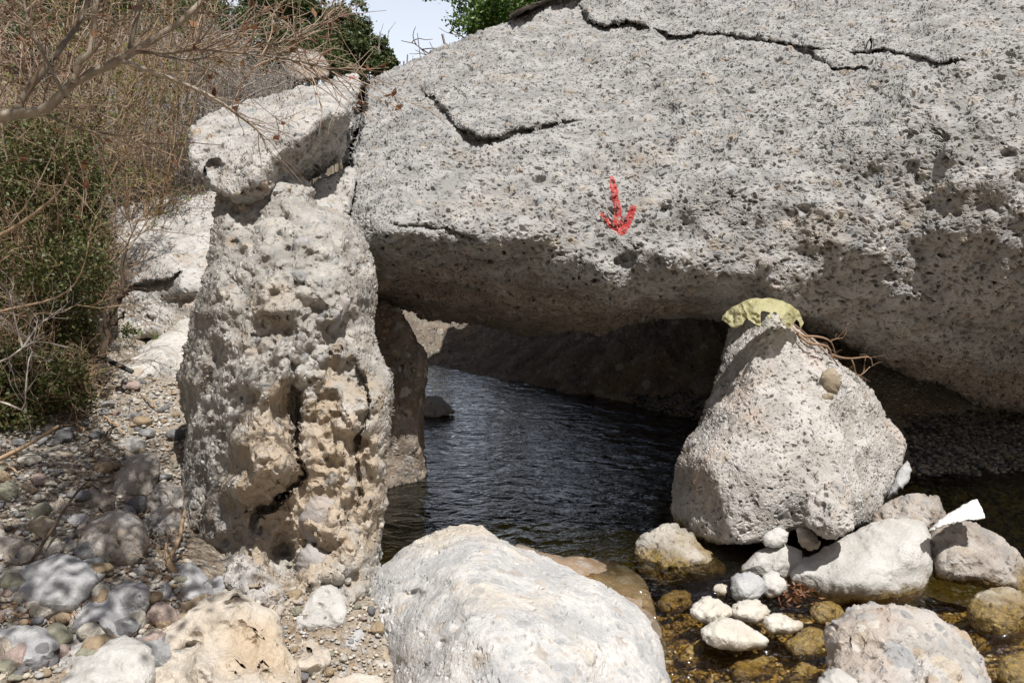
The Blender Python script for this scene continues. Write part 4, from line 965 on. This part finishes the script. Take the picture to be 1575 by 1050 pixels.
for i, (x0, y0, x1, y1, lb) in enumerate([(160, 640, 192, 668, 'short tan stick on the sunlit edge of the gravel'), (110, 650, 140, 670, 'short tan stick in the shade near the shrub'), (218, 608, 240, 628, 'thin pale stick on the sandy top of the bank'),
                                     (140, 700, 175, 655, 'thin dark stick crossing the pebbles'), (150, 612, 165, 580, 'reddish stick leaning toward the low boulder'), (0, 712, 30, 728, 'broken tan stick lying below the long pale stick')]):
    stick('stick', lb, 'stick', [[(x0, y0, gdepth(x0, y0) - .03), ((x0 + x1) / 2, (y0 + y1) / 2 - 3, gdepth((x0 + x1) / 2, (y0 + y1) / 2) - .04), (x1, y1, gdepth(x1, y1) - .03)]], B_tan if i != 3 else B_dark, .006, .004, seed=i, jit=.003)
stick('root_tangle', 'brown roots and twigs caught under the giant boulder right of the yellow sheet', 'roots',
      [[(1205, 496, 4.0), (1217, 504, 3.95), (1236, 517, 3.92), (1251, 517, 3.92), (1268, 520, 3.93), (1279, 527, 3.95), (1284, 541, 3.97)],
       [(1225, 512, 3.9), (1244, 527, 3.88), (1263, 530, 3.88), (1275, 535, 3.9), (1280, 549, 3.92), (1290, 563, 3.95)],
       [(1279, 545, 3.92), (1295, 550, 3.92), (1312, 551, 3.92), (1337, 549, 3.95), (1342, 562, 3.97)],
       [(1309, 551, 3.92), (1313, 560, 3.92), (1317, 575, 3.95), (1325, 576, 3.95), (1338, 564, 3.97)],
       [(1278, 524, 3.95), (1286, 521, 3.95), (1296, 520, 3.95)], [(1210, 490, 4.05), (1235, 510, 3.98), (1255, 528, 3.94), (1272, 545, 3.92)]],
      barkmat('brown_root', (.14, .085, .05), (.30, .20, .13)), [.009, .008, .006, .004, .004, .006], .0025, extra=22, elen=.09, er=.0016, seed=4)

# ------------------------------------------------------------------ litter
def clothmat():
    m, t = new_mat('yellow_plastic_film')
    tc = t.node('ShaderNodeTexCoord').outputs['Object']
    mp = t.node('ShaderNodeMapping', {'Vector': tc, 'Scale': (1, 1, .25)}).outputs[0]
    n = t.noise(mp, 30, 4, .6)
    col = t.mix(t.rng(n, .35, .65), (.42, .39, .19), (.62, .59, .38))
    col = t.mix(t.rng(t.noise(tc, 14, 5, .7), .5, .7, 0, .6), col, (.25, .21, .12))
    bp = t.node('ShaderNodeBump', {'Strength': .8, 'Distance': .01, 'Height': n}).outputs[0]
    b = t.node('ShaderNodeBsdfPrincipled', {'Base Color': col, 'Roughness': .45, 'Normal': bp})
    tr = t.node('ShaderNodeBsdfTranslucent', {'Color': col})
    mx = t.node('ShaderNodeMixShader', {0: .35, 1: b.outputs[0], 2: tr.outputs[0]})
    ts = t.node('ShaderNodeBsdfTransparent')
    mx = t.node('ShaderNodeMixShader', {0: t.rng(n, .4, .7, .05, .35), 1: mx.outputs[0], 2: ts.outputs[0]})
    o = t.node('ShaderNodeOutputMaterial'); t.l.new(mx.outputs[0], o.inputs[0])
    return m
CM = clothmat()
rock('yellow_sheet', 'torn yellow plastic sheet draped over the tip of the triangular boulder', 'plastic sheet',
     [(1110, 490), (1118, 478), (1132, 470), (1150, 461), (1170, 458), (1190, 459), (1210, 466), (1225, 475), (1233, 486), (1234, 500), (1231, 506), (1228, 494), (1224, 492), (1216, 505), (1208, 502), (1200, 492),
      (1196, 482), (1190, 480), (1186, 489), (1179, 488), (1184, 481), (1176, 478), (1169, 482), (1169, 505), (1163, 500), (1154, 494), (1149, 492), (1138, 502), (1127, 505), (1122, 499), (1114, 494)],
     [(1110, 490, 3.88), (1125, 500, 3.76), (1130, 470, 3.86), (1165, 459, 3.80), (1165, 480, 3.68), (1168, 500, 3.66), (1195, 462, 3.82), (1200, 480, 3.70), (1215, 500, 3.74), (1234, 500, 3.86), (1230, 480, 3.86)],
     CM, step=1.0, E=.003, w=4, back=.002, wb=4, jit=.8, nsub=3, lump=.03, lumps=8, seed=80,
     cracks=[([(1138, 466), (1146, 480), (1152, 496)], 3, -.014, .0, 6), ([(1195, 466), (1212, 478), (1222, 492)], 3, -.014, .0, 6), ([(1125, 476), (1128, 500)], 3, .012, .0, 6)])
def whitemat():
    m, t = new_mat('white_plastic')
    tc = t.node('ShaderNodeTexCoord').outputs['Object']
    bp = t.node('ShaderNodeBump', {'Strength': .5, 'Distance': .01, 'Height': t.noise(tc, 22, 3)}).outputs[0]
    b = t.node('ShaderNodeBsdfPrincipled', {'Base Color': (.70, .70, .68, 1), 'Roughness': .5, 'Normal': bp})
    o = t.node('ShaderNodeOutputMaterial'); t.l.new(b.outputs[0], o.inputs[0])
    return m
rock('white_plastic', 'crumpled strip of white plastic lying on the coarse brown stone', 'litter',
     [(1428, 816), (1440, 803), (1458, 790), (1475, 780), (1490, 771), (1504, 768), (1509, 780), (1515, 795), (1505, 799), (1492, 799), (1475, 802), (1458, 806), (1440, 814)],
     [(1430, 815, 3.2), (1470, 785, 3.3), (1505, 770, 3.32), (1512, 796, 3.2), (1470, 800, 3.18)], whitemat(), step=1.2, E=.03, w=8, back=.02, jit=.7, lump=.03, lumps=11, seed=81)

# ------------------------------------------------------------------ loose stones
def stone_mesh(seed, sub=3):
    """an icosphere flattened, cut by a few planes and roughened"""
    import bmesh
    bm = bmesh.new(); bmesh.ops.create_icosphere(bm, subdivisions=sub, radius=1.0)
    V = np.array([v.co[:] for v in bm.verts]); Fc = np.array([[v.index for v in f.verts] for f in bm.faces]); bm.free()
    q = np.random.default_rng(seed)
    for _ in range(7):
        n = q.normal(0, 1, 3); n /= np.linalg.norm(n); c = q.uniform(.55, .85)
        dd = V @ n - c; V = V - np.outer(np.clip(dd, 0, None) * .85, n)
    V = V * np.array([1, q.uniform(.65, .95), q.uniform(.42, .7)])
    V *= (1 + .10 * fbm(V[:, 0] * 2 + seed * 3.1, V[:, 1] * 2 + V[:, 2] * 1.7, seed, 3))[:, None]
    return V, Fc
def pebmat(name, c1, c2, wet=0.0):
    m, t = new_mat(name)
    oi = t.node('ShaderNodeObjectInfo').outputs['Random']; ri = t.node('ShaderNodeNewGeometry').outputs['Random Per Island']
    tc = t.node('ShaderNodeTexCoord').outputs['Object']
    rr = t.m('FRACT', t.m('ADD', oi, ri))
    col = t.ramp(rr, [(0, c1), (.2, (.36, .355, .34)), (.4, c2), (.55, (.50, .47, .42)), (.7, (.27, .27, .275)), (.82, (.33, .24, .16)), (.92, (.44, .40, .33))], True)
    n = t.noise(tc, 5, 5, .65)
    col = t.mix(t.rng(n, .3, .7, 0, .5), col, t.mix(1, col, (.55, .52, .48), 'MULTIPLY'))
    bp = t.node('ShaderNodeBump', {'Strength': .5, 'Distance': .05, 'Height': n}).outputs[0]
    b = t.node('ShaderNodeBsdfPrincipled', {'Base Color': col, 'Roughness': .85, 'Normal': bp, 'Specular IOR Level': .3})
    o = t.node('ShaderNodeOutputMaterial'); t.l.new(b.outputs[0], o.inputs[0])
    return m
PM = pebmat('loose_stone', (.42, .40, .36), (.40, .35, .28))
PMW = None
def bedmat():
    m, t = new_mat('algae_gravel')
    tc = t.node('ShaderNodeTexCoord').outputs['Object']; ri = t.node('ShaderNodeNewGeometry').outputs['Random Per Island']
    col = t.ramp(ri, [(0, (.16, .10, .02)), (.3, (.26, .17, .04)), (.5, (.10, .07, .025)), (.7, (.34, .25, .09)), (.85, (.20, .17, .12)), (.94, (.42, .36, .25))], True)
    col = t.mix(t.rng(t.noise(tc, 4, 4), .42, .6), col, (.11, .065, .012))
    b = t.node('ShaderNodeBsdfPrincipled', {'Base Color': col, 'Roughness': .5})
    o = t.node('ShaderNodeOutputMaterial'); t.l.new(b.outputs[0], o.inputs[0])
    return m
PMW = bedmat()
PMD = pebmat('shade_darkened_gravel', (.14, .13, .12), (.10, .09, .08))  # loose stone colours, darkened below to paint in the shade under the boulder
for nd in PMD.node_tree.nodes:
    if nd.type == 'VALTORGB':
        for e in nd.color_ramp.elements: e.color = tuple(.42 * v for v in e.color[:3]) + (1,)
SM = [stone_mesh(300 + i) for i in range(10)]
def plainpeb(name, c):
    m, t = new_mat(name)
    tc = t.node('ShaderNodeTexCoord').outputs['Object']
    n = t.noise(tc, 3, 6, .65)
    col = t.mix(t.rng(n, .3, .7), tuple(v * .72 for v in c), c)
    bp = t.node('ShaderNodeBump', {'Strength': .6, 'Distance': .06, 'Height': n}).outputs[0]
    b = t.node('ShaderNodeBsdfPrincipled', {'Base Color': col, 'Roughness': .85, 'Normal': bp, 'Specular IOR Level': .3})
    o = t.node('ShaderNodeOutputMaterial'); t.l.new(b.outputs[0], o.inputs[0])
    return m
PC = [('grey', plainpeb('grey_pebble', (.36, .36, .36))), ('cream', plainpeb('cream_pebble', (.56, .52, .45))), ('tan', plainpeb('tan_pebble', (.38, .29, .19))),
      ('dark grey', plainpeb('dark_pebble', (.20, .20, .205))), ('pinkish', plainpeb('pinkish_pebble', (.42, .33, .29))), ('olive', plainpeb('olive_pebble', (.30, .29, .22)))]
LM = [((175, 825), 'the round brown grey boulder'), ((210, 740), 'the dark angular rock'), ((255, 795), 'the upright pale stone'), ((70, 900), 'the large flat grey boulder'), ((160, 935), 'the blue grey faceted boulder'),
      ((340, 985), 'the creamy wrinkled rock'), ((140, 1015), 'the smooth cream boulder'), ((145, 772), 'the low dark stone'), ((290, 900), 'the grey split stone'), ((55, 815), 'the orange tan stone'),
      ((245, 600), 'the sandy top of the bank'), ((200, 685), 'the topmost pale flat stone'), ((150, 630), 'the edge of the shrub shade'), ((40, 690), 'the long pale stick'), ((485, 935), 'the pale angular rock'),
      ((550, 905), 'the round white pebble'), ((540, 985), 'the blue grey angular stone'), ((480, 1010), 'the broken cream rock'), ((110, 555), 'the foot of the green shrub'), ((20, 1000), 'the mottled grey stone'), ((80, 640), 'the lowest dark shrub'),
      ((270, 690), 'the left flank of the pillar boulder')]
protos = []; used_l = {}
SH = [float(np.ptp(v[:, 1]) / np.ptp(v[:, 0])) for v, _ in SM]
def put_stone(i, x, y, s, name, label, group):
    z = float(ground_z(x, y)) + s * .22
    v = np.array([x, y, z]) - CAM; dd = v @ FWD; qx = 787.5 + v[0] / dd * F; qy = 525 - (v @ UP) / dd * F
    k = sorted(LM, key=lambda l: (l[0][0] - qx) ** 2 + (l[0][1] - qy) ** 2)[0]
    sz = 'tiny' if s < .018 else 'small' if s < .026 else 'middling' if s < .036 else 'fist sized'
    dx, dy = qx - k[0][0], qy - k[0][1]
    side = ('above' if dy < 0 else 'below') if abs(dy) > abs(dx) else ('right of' if dx > 0 else 'left of')
    if 'edge' in k[1] or 'sandy' in k[1] or 'foot' in k[1] or 'flank' in k[1]: side = 'near'
    for c in rng.permutation(len(PC)):
        cn, cm = PC[int(c)]
        lb = f"{sz} {'long' if SH[i] < .78 else 'round'} {cn} pebble {side} {k[1]}"
        if lb not in used_l: break
    else: return
    used_l[lb] = 1
    V, Fc = SM[i]
    if i not in [q for q, _ in protos]:
        o = mk_mesh(name, V, Fc, PC[0][1]); protos.append((i, o))
    else:
        o = dict(protos)[i].copy(); COL.objects.link(o)
    o.material_slots[0].link = 'OBJECT'; o.material_slots[0].material = cm
    o.name = name
    o.location = (x, y, z)
    o.scale = (s, s, s * random.uniform(.75, 1.1)); o.rotation_euler = (random.uniform(-.3, .3), random.uniform(-.3, .3), random.uniform(0, 6.28))
    tag(o, lb, 'pebble', group)
def scatter(polypx, n, smin, smax, pw, r):
    """random spots on the ground seen inside a photograph region, with sizes in metres"""
    poly = np.asarray(polypx, float); out = []
    x0, y0 = poly.min(0); x1, y1 = poly.max(0)
    while len(out) < n:
        c = r.uniform((x0, y0), (x1, y1), (200, 2))
        k = sdf(c[:, 0], c[:, 1], poly)[0] > 0
        for a, b in c[k]:
            d = gdepth(a, b); q = gp(a, b, d); out.append((q[0], q[1], smin + (smax - smin) * r.random() ** pw))
            if len(out) >= n: break
    return out
bank = [(-20, 600), (130, 590), (210, 575), (290, 570), (285, 700), (290, 860), (330, 930), (430, 950), (430, 1000), (-20, 1050)]
sp = scatter(bank, 285, .014, .062, 1.8, r)
for i, (x, y, s_) in enumerate(sp):
    put_stone(i % 10, x, y, s_, 'pebble', 'loose grey or tan pebble on the gravel bank left of the pillar', 'pebbles on the gravel bank')
ft = [(430, 860), (600, 870), (600, 1050), (430, 1050)]
for i, (x, y, s_) in enumerate(scatter(ft, 22, .010, .030, 1.5, r)):
    put_stone(i % 10, x, y, s_, 'pebble', 'loose pebble in the gap between the pillar foot and the foreground boulder', 'pebbles at the pillar foot')
def gravel(name, label, spots, mat):
    VV = []; FF = []; o = 0
    small = [stone_mesh(500 + i, 1) for i in range(6)]
    for (x, y, s_) in spots:
        V, Fc = small[r.integers(0, 6)]
        a = r.uniform(0, 6.28); c, s2 = math.cos(a), math.sin(a)
        V = V * s_ * np.array([1, 1, r.uniform(.7, 1.2)]); V = np.stack([V[:, 0] * c - V[:, 1] * s2, V[:, 0] * s2 + V[:, 1] * c, V[:, 2]], 1)
        V += np.array([x, y, float(ground_z(x, y)) + s_ * .25]); VV.append(V); FF.append(Fc + o); o += len(V)
    return tag(mk_mesh(name, np.vstack(VV), np.vstack(FF), mat, smooth=True), label, 'gravel', None, 'stuff')
gravel('gravel', 'loose gravel strewn over the left bank', scatter(bank, 6500, .004, .017, 2.0, r) + scatter(ft, 900, .003, .010, 2, r), PM)
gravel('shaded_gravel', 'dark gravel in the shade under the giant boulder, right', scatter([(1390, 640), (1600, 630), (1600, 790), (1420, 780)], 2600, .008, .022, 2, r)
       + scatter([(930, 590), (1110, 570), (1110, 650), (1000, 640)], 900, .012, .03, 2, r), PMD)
gravel('streambed_gravel', 'golden wet gravel on the bed of the stream', scatter([(960, 870), (1280, 850), (1600, 900), (1600, 1070), (1020, 1070)], 4200, .004, .022, 3.0, r), PMW)
# dead leaves and needles
lp = scatter(bank, 1500, 0, 1, 1, r)
pts = np.array([(x, y, float(ground_z(x, y)) + .02) for x, y, _ in lp])
V, Q = leaves(pts, .028, r, np.array([0, 0, 2.0]), aspect=.12)
tag(mk_mesh('leaf_litter', V, Q, L_dead), 'dry needles and leaves on the bank', 'litter', None, 'stuff')

for cx, cy, w_, h_, lb in [(1222, 910, 34, 18, 'red brown dead leaves caught between the stream stones'), (1232, 832, 22, 14, 'dry plant bits at the foot of the triangular boulder')]:
    n = 130; q = []
    for _ in range(n):
        a, b = cx + r.normal(0, w_ / 2), cy + r.normal(0, h_ / 2); q.append(gp(a, b, gdepth(a, b, .05)))
    V, Q = leaves(np.array(q), .026, r, np.array([0, 0, 1.5]), aspect=.4)
    tag(mk_mesh('dead_leaves', V, Q, L_dead), lb, 'litter', None, 'stuff')
